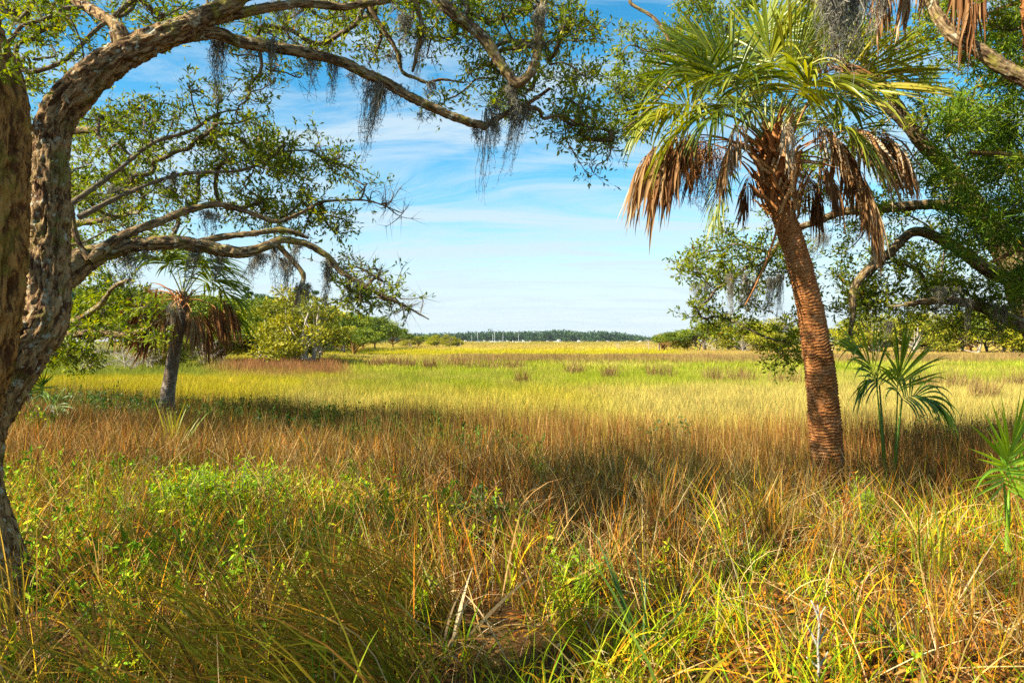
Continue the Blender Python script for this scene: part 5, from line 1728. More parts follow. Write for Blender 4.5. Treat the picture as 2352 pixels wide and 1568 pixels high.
DEADS = [(61, 215, 845, 44, 62, 3.0, 2.6, 46, 'fan of dead grey brush under the low dark bough'), (62, 300, 845, 46, 42, 2.4, 3.4, 40, 'flat sprawl of dead grey brush right of the dead fan'),
         (63, 735, 828, 60, 96, 4.2, 2.0, 26, 'bare grey dead boughs on the right of the straggling cedar'), (64, 640, 800, 130, 110, 13.0, 2.6, 12, 'leafless dead tree left of the tallest pine'),
         (65, 1490, 798, 150, 20, 2.4, 1.4, 10, 'bleached dead snag standing alone left of the small palms'), (66, 1420, 797, 160, 14, 2.0, 1.6, 10, 'low bleached dead branches in the far marsh'),
         (67, 1640, 801, 130, 26, 2.4, 2.2, 22, 'white dead brush in front of the right bank bushes'), (68, 1706, 802, 126, 30, 2.6, 2.2, 22, 'white dead brush below the tall olive bush'),
         (69, 470, 832, 55, 45, 2.4, 2.4, 30, 'grey dead brush right of the grey palm trunk'), (70, 2100, 803, 112, 46, 4.5, 2.2, 20, 'pale bare tree right of the young fan palm')]
for sd_, x, yb, d, hpx, hp, spd, nb, lab in DEADS:
    t_ = dead_tree('dead_tree' if hp > 3.5 else 'dead_brush', sd_, hp, spd, nb, lab)
    place(t_, x, yb, d, hpx, hp, lab, 'dead trees and brush on the marsh edge')


def tiny_palm(seed, h, label, x, yb, d, dead=0):
    rg = np.random.default_rng(seed)
    loc = P(x, yb, d)
    loc[2] = float(ground_z(loc[0], loc[1]))
    root = empty('cabbage_palm', loc, label, 'palm', 'small far palms')
    mb = MB()
    top = loc + np.array((rg.normal(0, 0.1), 0, h))
    tube(mb, bez(loc - UP * 0.2, loc + UP * h * 0.5, top, 8), np.linspace(0.22, 0.17, 8), 8)
    mb.build('trunk', M_PALM_BARK_GREY, root)
    for k in range(16):
        a = k * 2.4
        up = 0.75 - 1.5 * k / 16
        isd = k > 16 * (1 - dead)
        m = MB()
        T = np.array((math.cos(a), math.sin(a), up))
        fan_blade(m, top + unit(T) * 0.45, T, UP + 0.2 * T, rg, 0.9, 14, 1.7, 0.7 if not isd else 2.5, 0.3, 0.2, 2.6, isd, 0.55, 5)
        tube(m, np.array([top, top + unit(T) * 0.25, top + unit(T) * 0.5]), np.array([0.03, 0.025, 0.02]), 4, 0.6)
        m.build('dead_frond' if isd else 'frond', M_DEAD_LEAF if isd else M_PALM_LEAF, root, False)


tiny_palm(81, 3.0, 'small palm with green top among dead twigs left of the right bank', 1514, 797, 150, 0.5)
tiny_palm(82, 4.6, 'taller pale palm rising above the bushes of the right bank', 1598, 799, 138, 0.6)
tiny_palm(83, 3.2, 'short pale palm right of the taller far palm', 1616, 799, 137, 0.5)
tiny_palm(84, 3.0, 'palm with a long pale dead skirt on the left bank', 764, 806, 104, 0.7)
tiny_palm(85, 2.8, 'second skirted palm on the left bank, beside the dark low bush', 790, 806, 102, 0.7)


# the wood on the far shore reads as one mass
def far_wood():
    rg = np.random.default_rng(90)
    ml = MB()
    xs = np.linspace(880, 1520, 330)
    tops = np.interp(xs, [880, 1020, 1080, 1150, 1230, 1290, 1340, 1390, 1430, 1470, 1500, 1520], [770, 768, 765, 763, 764, 760, 765, 763, 768, 773, 779, 783])
    for i, x in enumerate(xs):
        d = 1330 + rg.uniform(0, 90)
        yt = tops[i] + rg.normal(0, 1.6) - (rg.uniform() < 0.08) * 3
        top = CAMZ + (784 - yt) / FPX * d
        c = P(x, 784, d)
        for q in range(5):
            f = q / 4
            z = 1.5 + (top - 4.0) * f * rg.uniform(0.9, 1.0)
            s = (7.0 - 2.6 * f) * rg.uniform(0.8, 1.25)
            k = 20
            u = unit(rg.normal(0, 1, (k, 3)))
            pos = np.array((c[0] + rg.normal(0, 2.5), c[1] + rg.normal(0, 4), z)) + u * s * np.array((1, 1, 0.62)) * rg.uniform(0.6, 1, (k, 1))
            leaves(ml, pos, unit(u + rg.normal(0, 0.6, (k, 3))), unit(u + UP * 0.6 + rg.normal(0, 0.3, (k, 3))), rg.uniform(2.6, 4.6, k), rg.uniform(2.0, 3.4, k),
                   np.clip(rg.uniform(0, 0.6) + rg.uniform(0, 0.4, k), 0, 1))
    o = ml.build('far_wood', M_SHRUB[4], None, False, 'stuff')
    tag(o, 'dark blue-green wood along the far shore behind the boats', 'wood')


far_wood()

# ------------------------------------------------------------------ boats moored in front of the far wood
M_HULL = plain_mat('boat_white', [(0.3, (0.78, 0.80, 0.80)), (0.7, (0.84, 0.84, 0.82))], 0.3)
M_BLUE = plain_mat('boat_canvas_blue', [(0.3, (0.05, 0.12, 0.30)), (0.7, (0.07, 0.16, 0.36))], 0.6)
M_GLASS = plain_mat('boat_window', [(0.3, (0.02, 0.03, 0.04)), (0.7, (0.03, 0.04, 0.05))], 0.1)
M_MAST = plain_mat('boat_mast', [(0.3, (0.70, 0.72, 0.74)), (0.7, (0.80, 0.80, 0.80))], 0.35)


def boat(seed, x, d, L, mast, label):
    rg = np.random.default_rng(seed)
    loc = P(x, 784, d)
    loc[2] = -0.80
    root = empty('motor_boat' if not mast else 'sailing_boat', loc, label, 'boat', 'boats moored by the far shore')
    root.rotation_euler = (0, 0, float(rg.uniform(-0.35, 0.35) + (math.pi if rg.uniform() < 0.5 else 0)))
    sec = np.linspace(-0.5, 0.5, 9)
    beam = 0.15 * L * np.clip(1 - np.clip((sec - 0.05) / 0.45, 0, 1) ** 2.2, 0.02, 1)
    free = L * (0.10 + 0.05 * np.clip(sec + 0.2, 0, 1) * 1.5) + 0.3
    prof = []
    for s_, b_, f_ in zip(sec, beam, free):
        prof.append([(s_ * L, -b_, f_), (s_ * L, -b_ * 0.75, -0.25), (s_ * L, 0, -0.45), (s_ * L, b_ * 0.75, -0.25), (s_ * L, b_, f_)])
    V = np.array(prof).reshape(-1, 3)
    k = np.arange(8)[:, None] * 5
    j = np.arange(5)[None, :]
    Q = np.stack([k + j, k + (j + 1) % 5, k + 5 + (j + 1) % 5, k + 5 + j], -1).reshape(-1, 4)
    mb = MB()
    mb.add(V + loc, [(0, 1, 2), (0, 2, 4), (2, 3, 4)], Q)
    mb.build('hull', M_HULL, root, False)

    def box(mbx, x0, x1, y, z0, z1, sl=0.0):
        v = np.array([(x0, -y, z0), (x1, -y, z0), (x1, y, z0), (x0, y, z0), (x0 + sl * 0.4, -y * 0.85, z1), (x1 - sl, -y * 0.85, z1), (x1 - sl, y * 0.85, z1), (x0 + sl * 0.4, y * 0.85, z1)]) + loc
        mbx.add(v, None, [(0, 1, 5, 4), (1, 2, 6, 5), (2, 3, 7, 6), (3, 0, 4, 7), (4, 5, 6, 7), (0, 3, 2, 1)])
    fb = L * 0.12 + 0.3
    mb = MB()
    box(mb, -0.22 * L, 0.2 * L, 0.11 * L, fb - 0.1, fb + (0.6 if mast else 0.13 * L), 0.06 * L)
    cab = mb.build('cabin', M_HULL, root, False)
    mb = MB()
    box(mb, -0.19 * L, 0.15 * L, 0.113 * L, fb + 0.2, fb + (0.42 if mast else 0.10 * L), 0.02 * L)
    mb.build('window', M_GLASS, cab, False)
    if mast:
        mb = MB()
        tube(mb, np.array([(0.05 * L, 0, fb), (0.05 * L, 0, fb + mast * 0.5), (0.05 * L, 0, fb + mast)]) + loc, np.array((0.22, 0.19, 0.14)), 6)
        mb.build('mast', M_MAST, root)
        mb = MB()
        tube(mb, np.array([(0.05 * L, 0, fb + 1.3), (-0.2 * L, 0, fb + 1.25), (-0.42 * L, 0, fb + 1.2)]) + loc, np.array((0.25, 0.28, 0.18)), 6)
        mb.build('boom', M_BLUE, root)
    else:
        mb = MB()
        box(mb, -0.2 * L, 0.06 * L, 0.10 * L, fb + 0.23 * L, fb + 0.245 * L)
        tube(mb, np.array([(-0.18 * L, 0.08 * L, fb), (-0.18 * L, 0.08 * L, fb + 0.235 * L)]) + loc, np.array((0.06, 0.06)), 4)
        tube(mb, np.array([(-0.18 * L, -0.08 * L, fb), (-0.18 * L, -0.08 * L, fb + 0.235 * L)]) + loc, np.array((0.06, 0.06)), 4)
        tube(mb, np.array([(0.04 * L, -0.08 * L, fb), (0.02 * L, -0.08 * L, fb + 0.235 * L)]) + loc, np.array((0.06, 0.06)), 4)
        mb.build('canopy', M_HULL, root, False)


BOATS = [(1070, 11, 0, 'leftmost white boat, half hidden by the middle bushes'), (1083, 10, 13, 'first mast from the left, thin one by the bushes'), (1098, 12, 15, 'sailing boat with the tall mast left of the mast cluster'),
         (1112, 10, 0, 'white motor boat right of the first tall mast'), (1124, 9, 0, 'low white motor boat in the left third of the moorings'), (1131, 11, 13, 'sailing boat at the left of the mast cluster'),
         (1137, 14, 18, 'sailing boat with the tallest mast of all'), (1148, 10, 0, 'white boat under the tallest mast'), (1156, 11, 14, 'sailing boat just right of the tallest mast'),
         (1166, 10, 0, 'small white boat between two sailing boats'), (1178, 9, 0, 'low white boat in the middle of the moorings'), (1192, 13, 16, 'rightmost sailing boat with a tall mast'),
         (1203, 11, 0, 'white boat right beside the rightmost tall mast'), (1217, 9, 0, 'small white boat after the rightmost mast'), (1258, 10, 0, 'white boat alone left of the big white cruiser'),
         (1283, 15, 0, 'big white cruiser, largest of the moored boats'), (1330, 12, 0, 'white cruiser right of the largest one'), (1372, 9, 0, 'small white boat in the right half, first of a pair'),
         (1396, 9, 0, 'small white boat in the right half, second of a pair'), (1440, 9, 0, 'small white boat under the low end of the wood'), (1470, 11, 0, 'white boat near the bleached dead branches'),
         (1506, 9, 0, 'rightmost white boat beside the small far palm')]
for i, (bx_, bl_, bm_, lab) in enumerate(BOATS):
    boat(500 + i, bx_, 1195 + (i * 37 % 55), bl_ * 1.15, bm_, lab)
# the long floating dock behind the boats
mb = MB()
x0_, x1_ = P(1065, 784, 1262)[0], P(1500, 784, 1262)[0]
mb.add([(x0_, 1260, -0.85), (x1_, 1260, -0.85), (x1_, 1264, -0.85), (x0_, 1264, -0.85), (x0_, 1260, 0.3), (x1_, 1260, 0.3), (x1_, 1264, 0.3), (x0_, 1264, 0.3)], None,
       [(0, 1, 5, 4), (1, 2, 6, 5), (2, 3, 7, 6), (3, 0, 4, 7), (4, 5, 6, 7)])
dock = mb.build('dock', plain_mat('dock_grey', [(0.3, (0.45, 0.45, 0.43)), (0.7, (0.55, 0.54, 0.5))], 0.8), None, False)
tag(dock, 'long low grey dock behind the moored boats', 'dock')
# ------------------------------------------------------------------ grass, rushes, weeds: uncountable, scattered as instances
TPL = {}


def grass_mat(name, transl=0.2, rough=0.8, spec=0.08):
    """blade colour (per blade) times the colour of the patch it stands in"""
    m, n, l = new_mat(name)
    out = n.new('ShaderNodeOutputMaterial')
    r = ramp(n, [(0.0, (0.55, 0.60, 0.52)), (0.5, (0.9, 0.92, 0.9)), (0.85, (1.2, 1.1, 1.0)), (1.0, (1.5, 1.25, 1.2))])
    l.new(attr(n, 'rnd').outputs['Fac'], r.inputs[0])

    def mul(p, q):
        mx = n.new('ShaderNodeMix')
        mx.data_type = 'RGBA'
        mx.blend_type = 'MULTIPLY'
        mx.inputs['Factor'].default_value = 1.0
        l.new(p, mx.inputs['A'])
        l.new(q, mx.inputs['B'])
        return mx.outputs['Result']
    col = mul(mul(r.outputs[0], attr(n, 'mapv').outputs['Vector']), attr(n, 'tint', 'INSTANCER').outputs['Color'])
    b = n.new('ShaderNodeBsdfPrincipled')
    b.inputs['Roughness'].default_value = rough
    b.inputs['Specular IOR Level'].default_value = spec
    l.new(col, b.inputs['Base Color'])
    t = n.new('ShaderNodeBsdfTranslucent')
    l.new(col, t.inputs['Color'])
    mix = n.new('ShaderNodeMixShader')
    mix.inputs[0].default_value = transl
    l.new(b.outputs[0], mix.inputs[1])
    l.new(t.outputs[0], mix.inputs[2])
    l.new(mix.outputs[0], out.inputs[0])
    return m


M_GRASS = grass_mat('grass_blades')
M_PLAIN_LEAF = M_GRASS
WHITE = ((1.0, 1.0, 1.0),)


def blades(mb, rg, n, h, hv, spread, w, lean, curl, steps=6, bias=None, biasw=0.0, tipw=0.08, tone=None, cols=WHITE, zb=-0.03):
    az = rg.uniform(0, 2 * np.pi, n)
    out = np.stack([np.cos(az), np.sin(az), np.zeros(n)], 1)
    if bias is not None:
        out = unit(out * (1 - biasw) + np.asarray(bias, float) * biasw)
    r = np.sqrt(rg.uniform(0, 1, n)) * spread
    a2 = rg.uniform(0, 2 * np.pi, n)
    base = np.stack([np.cos(a2) * r, np.sin(a2) * r, np.full(n, zb)], 1)
    H = h * rg.uniform(1 - hv, 1 + hv, n)
    t = np.linspace(0, 1, steps)
    l0 = lean * rg.uniform(0.2, 1.4, n)
    cu = curl * rg.uniform(0.3, 1.5, n)
    k = l0[:, None] + cu[:, None] * t[None, :] ** 1.5
    d = unit(UP[None, None, :] * np.cos(np.minimum(k, 2.6))[..., None] + out[:, None, :] * np.sin(np.minimum(k, 2.6))[..., None] + rg.normal(0, 0.05, (n, 1, 3)))
    inc = d * (H / (steps - 1))[:, None, None]
    p = base[:, None, :] + np.concatenate([np.zeros((n, 1, 3)), np.cumsum(inc[:, :-1], 1)], 1)
    fa = rg.uniform(0, np.pi, n)
    fv = np.stack([np.cos(fa), np.sin(fa), np.zeros(n)], 1)
    sd = unit(np.cross(d, fv[:, None, :] + 1e-3))
    ww = w * rg.uniform(0.6, 1.3, n)[:, None] * (np.clip(1 - t ** 2.2, tipw, 1) * np.clip(0.5 + t * 2, 0, 1))[None, :] * 0.5
    V = np.stack([p - sd * ww[..., None], p + sd * ww[..., None]], 2).reshape(-1, 3)
    kk = (np.arange(n) * steps * 2)[:, None] + (np.arange(steps - 1) * 2)[None, :]
    Q = np.stack([kk, kk + 1, kk + 3, kk + 2], -1).reshape(-1, 4)
    tn = rg.uniform(0, 1, n) if tone is None else np.clip(tone + rg.normal(0, 0.15, n), 0, 1)
    cv = np.asarray(cols, float)[rg.integers(0, len(cols), n)] * (1 + rg.normal(0, 0.10, (n, 1))) * (1 + rg.normal(0, 0.05, (n, 3)))
    mb.add(V, None, Q, np.repeat(tn, steps * 2), np.repeat(np.clip(cv, 0.004, 2), steps * 2, 0))
    return p


def leaf_col(mb, rg, n, cols, per):
    """colours for leaves that were just added to mb (per vertices each)"""
    cv = np.asarray(cols, float)[rg.integers(0, len(cols), n)] * (1 + rg.normal(0, 0.12, (n, 1)))
    mb.M[-1] = np.repeat(np.clip(cv, 0.004, 2), per, 0)


def weed(mb, rg, n, h, spread, leaf, lw, per=9, cols=WHITE):
    for _ in range(n):
        a = rg.uniform(0, 6.28)
        b = np.array((math.cos(a), math.sin(a), 0)) * spread * math.sqrt(rg.uniform())
        H = h * rg.uniform(0.5, 1.15)
        top = b + np.array((rg.normal(0, 0.25) * H, rg.normal(0, 0.25) * H, H))
        pts = bez(b, 0.5 * (b + top) + rg.normal(0, 0.05 * H, 3), top, 5)
        tube(mb, pts, np.linspace(0.004, 0.0018, 5), 3, 0.4)
        leaf_col(mb, rg, 1, cols, len(mb.V[-1]))
        f = rg.uniform(0.2, 1, per)
        c = np.stack([np.interp(f, np.linspace(0, 1, 5), pts[:, i]) for i in range(3)], 1)
        ax = unit(rg.normal(0, 1, (per, 3)) + UP * 0.5)
        leaves(mb, c, ax, unit(UP + rg.normal(0, 0.4, (per, 3))), leaf * rg.uniform(0.6, 1.3, per), lw * rg.uniform(0.7, 1.2, per), rg.uniform(0, 1, per))
        leaf_col(mb, rg, per, cols, 5)


def litter(mb, rg, n, spread, cols):
    r = np.sqrt(rg.uniform(0, 1, n)) * spread
    a = rg.uniform(0, 6.28, n)
    p = np.stack([np.cos(a) * r, np.sin(a) * r, rg.uniform(0.005, 0.06, n)], 1)
    leaves(mb, p, unit(rg.normal(0, 1, (n, 3)) * np.array((1, 1, 0.3))), unit(UP + rg.normal(0, 0.5, (n, 3))), rg.uniform(0.03, 0.085, n), rg.uniform(0.010, 0.028, n), rg.uniform(0, 1, n), -0.3)
    leaf_col(mb, rg, n, cols, 5)


def template(kind, mats_mb):
    col = bpy.data.collections.get('templates_' + kind) or bpy.data.collections.new('templates_' + kind)
    for i, (mat, mb) in enumerate(mats_mb):
        me = mb.mesh('%s_tuft' % kind, None, False)
        me.materials.append(mat)
        o = bpy.data.objects.new('%s_tuft_%02d' % (kind, len(col.objects)), me)
        col.objects.link(o)
    TPL[kind] = col


def tpl(kind, count, fn, mat):
    res = []
    for i in range(count):
        mb = MB()
        fn(mb, np.random.default_rng(hash_kind(kind) + i))
        res.append((mat, mb))
    template(kind, res)


def hash_kind(s):
    return sum((i + 1) * ord(c) for i, c in enumerate(s)) % 9973


STRAW = (0.50, 0.335, 0.12)
TAN = (0.37, 0.205, 0.055)
BROWN = (0.19, 0.085, 0.022)
ORANGE = (0.52, 0.215, 0.014)
GOLD = (0.58, 0.38, 0.012)
YGREEN = (0.36, 0.40, 0.010)
GREEN = (0.15, 0.28, 0.010)
DGREEN = (0.055, 0.115, 0.016)
OLIVE = (0.25, 0.215, 0.016)
PALE = (0.60, 0.44, 0.23)
RUST = (0.22, 0.075, 0.018)
R_ = 0.60          # patch radius; patches stand about 0.8 m apart


def t_rushpatch(mb, rg):
    blades(mb, rg, 380, 0.76, 0.42, R_, 0.0072, 0.12, 0.16, 5, cols=(BROWN, TAN, TAN, STRAW, OLIVE, RUST, BROWN))
    blades(mb, rg, 130, 0.62, 0.4, R_, 0.006, 0.5, 0.6, 5, cols=(BROWN, TAN, STRAW, OLIVE))
    weed(mb, rg, 5, 0.45, R_, 0.05, 0.018, 14, cols=(DGREEN, GREEN))


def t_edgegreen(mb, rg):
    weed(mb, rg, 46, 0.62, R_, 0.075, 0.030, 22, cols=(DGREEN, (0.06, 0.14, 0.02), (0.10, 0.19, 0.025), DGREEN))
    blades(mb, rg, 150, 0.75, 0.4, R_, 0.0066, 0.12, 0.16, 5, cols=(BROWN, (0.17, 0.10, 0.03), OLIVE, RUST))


def t_drypatch(mb, rg):
    for _ in range(9):     # clumps
        a, r = rg.uniform(0, 6.28), R_ * math.sqrt(rg.uniform())
        k0 = len(mb.V)
        blades(mb, rg, 26, 0.46, 0.5, 0.10, 0.0066, 0.28, 0.4, 5, cols=(BROWN, TAN, STRAW, ORANGE, OLIVE, RUST))
        for q in range(k0, len(mb.V)):
            mb.V[q] = mb.V[q] + np.array((math.cos(a) * r, math.sin(a) * r, 0))
    blades(mb, rg, 110, 0.42, 0.5, R_, 0.006, 0.85, 0.9, 6, cols=(TAN, STRAW, ORANGE, BROWN, PALE))
    blades(mb, rg, 70, 0.42, 0.6, R_, 0.0075, 1.4, 0.2, 4, cols=(PALE, STRAW, TAN, BROWN), zb=0.08)
    weed(mb, rg, 5, 0.26, R_, 0.045, 0.018, 12, cols=(GREEN, DGREEN, YGREEN))
    litter(mb, rg, 110, R_, (RUST, BROWN, ORANGE, TAN))


def t_meadow(mb, rg):
    for _ in range(8):
        a, r = rg.uniform(0, 6.28), R_ * math.sqrt(rg.uniform())
        k0 = len(mb.V)
        blades(mb, rg, 20, 0.32, 0.45, 0.09, 0.0075, 0.3, 1.1, 7, cols=(YGREEN, (0.27, 0.36, 0.015), GREEN, (0.44, 0.42, 0.018)))
        for q in range(k0, len(mb.V)):
            mb.V[q] = mb.V[q] + np.array((math.cos(a) * r, math.sin(a) * r, 0))
    blades(mb, rg, 240, 0.24, 0.5, R_, 0.0052, 0.5, 1.1, 6, cols=(YGREEN, GOLD, GOLD, ORANGE, GREEN))
    blades(mb, rg, 70, 0.36, 0.5, R_, 0.007, 1.0, 0.8, 6, cols=(STRAW, GOLD, PALE, ORANGE))
    litter(mb, rg, 200, R_, (RUST, ORANGE, TAN, STRAW))


def t_swooppatch(mb, rg):
    for _ in range(5):
        a, r = rg.uniform(0, 6.28), R_ * math.sqrt(rg.uniform())
        k0 = len(mb.V)
        blades(mb, rg, 58, 0.78, 0.35, 0.12, 0.007, 0.85, 1.25, 9, (0.93, -0.36, 0), 0.80, cols=(OLIVE, (0.30, 0.29, 0.02), (0.40, 0.25, 0.025), (0.34, 0.17, 0.03), (0.24, 0.23, 0.02)))
        for q in range(k0, len(mb.V)):
            mb.V[q] = mb.V[q] + np.array((math.cos(a) * r, math.sin(a) * r, 0))
    blades(mb, rg, 100, 0.24, 0.5, R_, 0.006, 0.5, 1.0, 6, cols=(OLIVE, GREEN, YGREEN, BROWN))
    blades(mb, rg, 26, 0.5, 0.5, R_, 0.008, 0.9, 1.2, 7, cols=(PALE, TAN, STRAW))
    litter(mb, rg, 160, R_, (RUST, BROWN, TAN))


def t_weedy(mb, rg):
    weed(mb, rg, 21, 0.34, R_, 0.055, 0.022, 18, cols=(YGREEN, GREEN, (0.20, 0.36, 0.02), (0.30, 0.36, 0.02)))
    blades(mb, rg, 170, 0.32, 0.5, R_, 0.0062, 0.4, 1.0, 6, cols=(YGREEN, GOLD, GOLD, ORANGE, STRAW))
    blades(mb, rg, 90, 0.44, 0.45, R_, 0.007, 0.5, 0.7, 5, cols=(ORANGE, STRAW, TAN, BROWN))
    litter(mb, rg, 110, R_, (RUST, BROWN, ORANGE))


def t_bare(mb, rg):
    litter(mb, rg, 620, R_, (RUST, ORANGE, TAN, ORANGE, (0.48, 0.20, 0.05)))
    blades(mb, rg, 130, 0.30, 0.6, R_, 0.005, 1.45, 0.15, 3, cols=(PALE, ORANGE, RUST), zb=0.03)
    blades(mb, rg, 60, 0.35, 0.5, R_, 0.007, 0.3, 0.9, 6, cols=(YGREEN, GREEN, GOLD))


def t_clump(mb, rg):
    blades(mb, rg, 13, 0.46, 0.45, 0.06, 0.009, 0.3, 0.9, 9, cols=(YGREEN, GREEN, (0.30, 0.36, 0.02), GOLD))


def t_straw(mb, rg):
    blades(mb, rg, 7, 0.5, 0.5, 0.14, 0.010, 1.0, 1.3, 9, cols=(PALE, STRAW, STRAW))
    blades(mb, rg, 14, 0.6, 0.5, 0.14, 0.006, 0.5, 1.1, 7, cols=(STRAW, TAN))


def t_marsh(mb, rg):
    blades(mb, rg, 250, 0.46, 0.35, 0.62, 0.009, 0.22, 0.5, 5)


def t_marshmid(mb, rg):
    blades(mb, rg, 64, 0.52, 0.3, 0.95, 0.028, 0.25, 0.45, 4)


def t_marshfar(mb, rg):
    blades(mb, rg, 80, 0.6, 0.3, 4.6, 0.11, 0.3, 0.4, 3)


for kind_, cnt_, fn_ in (('rushpatch', 5, t_rushpatch), ('drypatch', 6, t_drypatch), ('meadow', 6, t_meadow), ('swooppatch', 5, t_swooppatch), ('weedy', 5, t_weedy),
                         ('bare', 3, t_bare), ('edgegreen', 5, t_edgegreen), ('clump', 5, t_clump), ('straw', 5, t_straw), ('marsh', 4, t_marsh), ('marshmid', 4, t_marshmid), ('marshfar', 3, t_marshfar)):
    tpl(kind_, cnt_, fn_, M_GRASS)


def scatter_tree(col):
    nt = bpy.data.node_groups.new('scatter_' + col.name, 'GeometryNodeTree')
    nt.interface.new_socket('Geometry', in_out='INPUT', socket_type='NodeSocketGeometry')
    nt.interface.new_socket('Geometry', in_out='OUTPUT', socket_type='NodeSocketGeometry')
    n, l = nt.nodes, nt.links
    gi, go = n.new('NodeGroupInput'), n.new('NodeGroupOutput')
    ci = n.new('GeometryNodeCollectionInfo')
    ci.inputs['Collection'].default_value = col
    ci.inputs['Separate Children'].default_value = True
    ci.inputs['Reset Children'].default_value = True
    ip = n.new('GeometryNodeInstanceOnPoints')
    ip.inputs['Pick Instance'].default_value = True

    def na(name, t):
        a = n.new('GeometryNodeInputNamedAttribute')
        a.data_type = t
        a.inputs['Name'].default_value = name
        return a.outputs['Attribute']
    l.new(gi.outputs[0], ip.inputs['Points'])
    l.new(ci.outputs[0], ip.inputs['Instance'])
    l.new(na('idx', 'INT'), ip.inputs['Instance Index'])
    er = n.new('FunctionNodeEulerToRotation')
    l.new(na('rot', 'FLOAT_VECTOR'), er.inputs[0])
    l.new(er.outputs[0], ip.inputs['Rotation'])
    l.new(na('scl', 'FLOAT_VECTOR'), ip.inputs['Scale'])
    l.new(ip.outputs[0], go.inputs[0])
    return nt


def scatter(name, kind, X, Y, tint, label, scl=1.0, sclv=0.25, rz=None, tilt=0.12, seed=1, hscl=None, zoff=0.0):
    rg = np.random.default_rng(seed)
    n = len(X)
    if n == 0:
        return
    Z = ground_z(X, Y) + zoff
    me = bpy.data.meshes.new(name)
    me.vertices.add(n)
    me.vertices.foreach_set('co', np.stack([X, Y, Z], 1).astype(np.float32).ravel())
    rot = np.stack([rg.normal(0, tilt, n), rg.normal(0, tilt, n), rg.uniform(0, 6.28, n) if rz is None else rz + rg.normal(0, 0.45, n)], 1)
    s = scl * rg.uniform(1 - sclv, 1 + sclv, n)
    sc = np.stack([s, s, s * (1 if hscl is None else hscl)], 1)
    for nm, t, val in (('rot', 'FLOAT_VECTOR', rot), ('scl', 'FLOAT_VECTOR', sc)):
        a = me.attributes.new(nm, t, 'POINT')
        a.data.foreach_set('vector', val.astype(np.float32).ravel())
    a = me.attributes.new('idx', 'INT', 'POINT')
    a.data.foreach_set('value', rg.integers(0, len(TPL[kind].objects), n).astype(np.int32))
    a = me.attributes.new('tint', 'FLOAT_COLOR', 'POINT')
    a.data.foreach_set('color', np.concatenate([np.clip(tint, 0, 4), np.ones((n, 1))], 1).astype(np.float32).ravel())
    o = bpy.data.objects.new(name, me)
    COL.objects.link(o)
    md = o.modifiers.new('scatter', 'NODES')
    md.node_group = scatter_tree(TPL[kind])
    tag(o, label, None, None, 'stuff')
    return o


def jit(c, n, rg, v=0.18):
    c = np.broadcast_to(np.asarray(c, float), (n, 3))
    return c * (1 + rg.normal(0, v, (n, 1))) * (1 + rg.normal(0, v * 0.4, (n, 3)))


def lerpc(a, b, t):
    return np.asarray(a)[None, :] * (1 - t[:, None]) + np.asarray(b)[None, :] * t[:, None]


def fan_points(rg, n, y0, y1, k=0.95, pw=1.0):
    """points spread evenly over the ground in a wide wedge ahead of the viewer"""
    u = rg.uniform(0, 1, n)
    y = np.sqrt(y0 ** 2 + (y1 ** 2 - y0 ** 2) * u ** pw)
    x = rg.uniform(-k, k, n) * (y + 1.2)
    return x, y


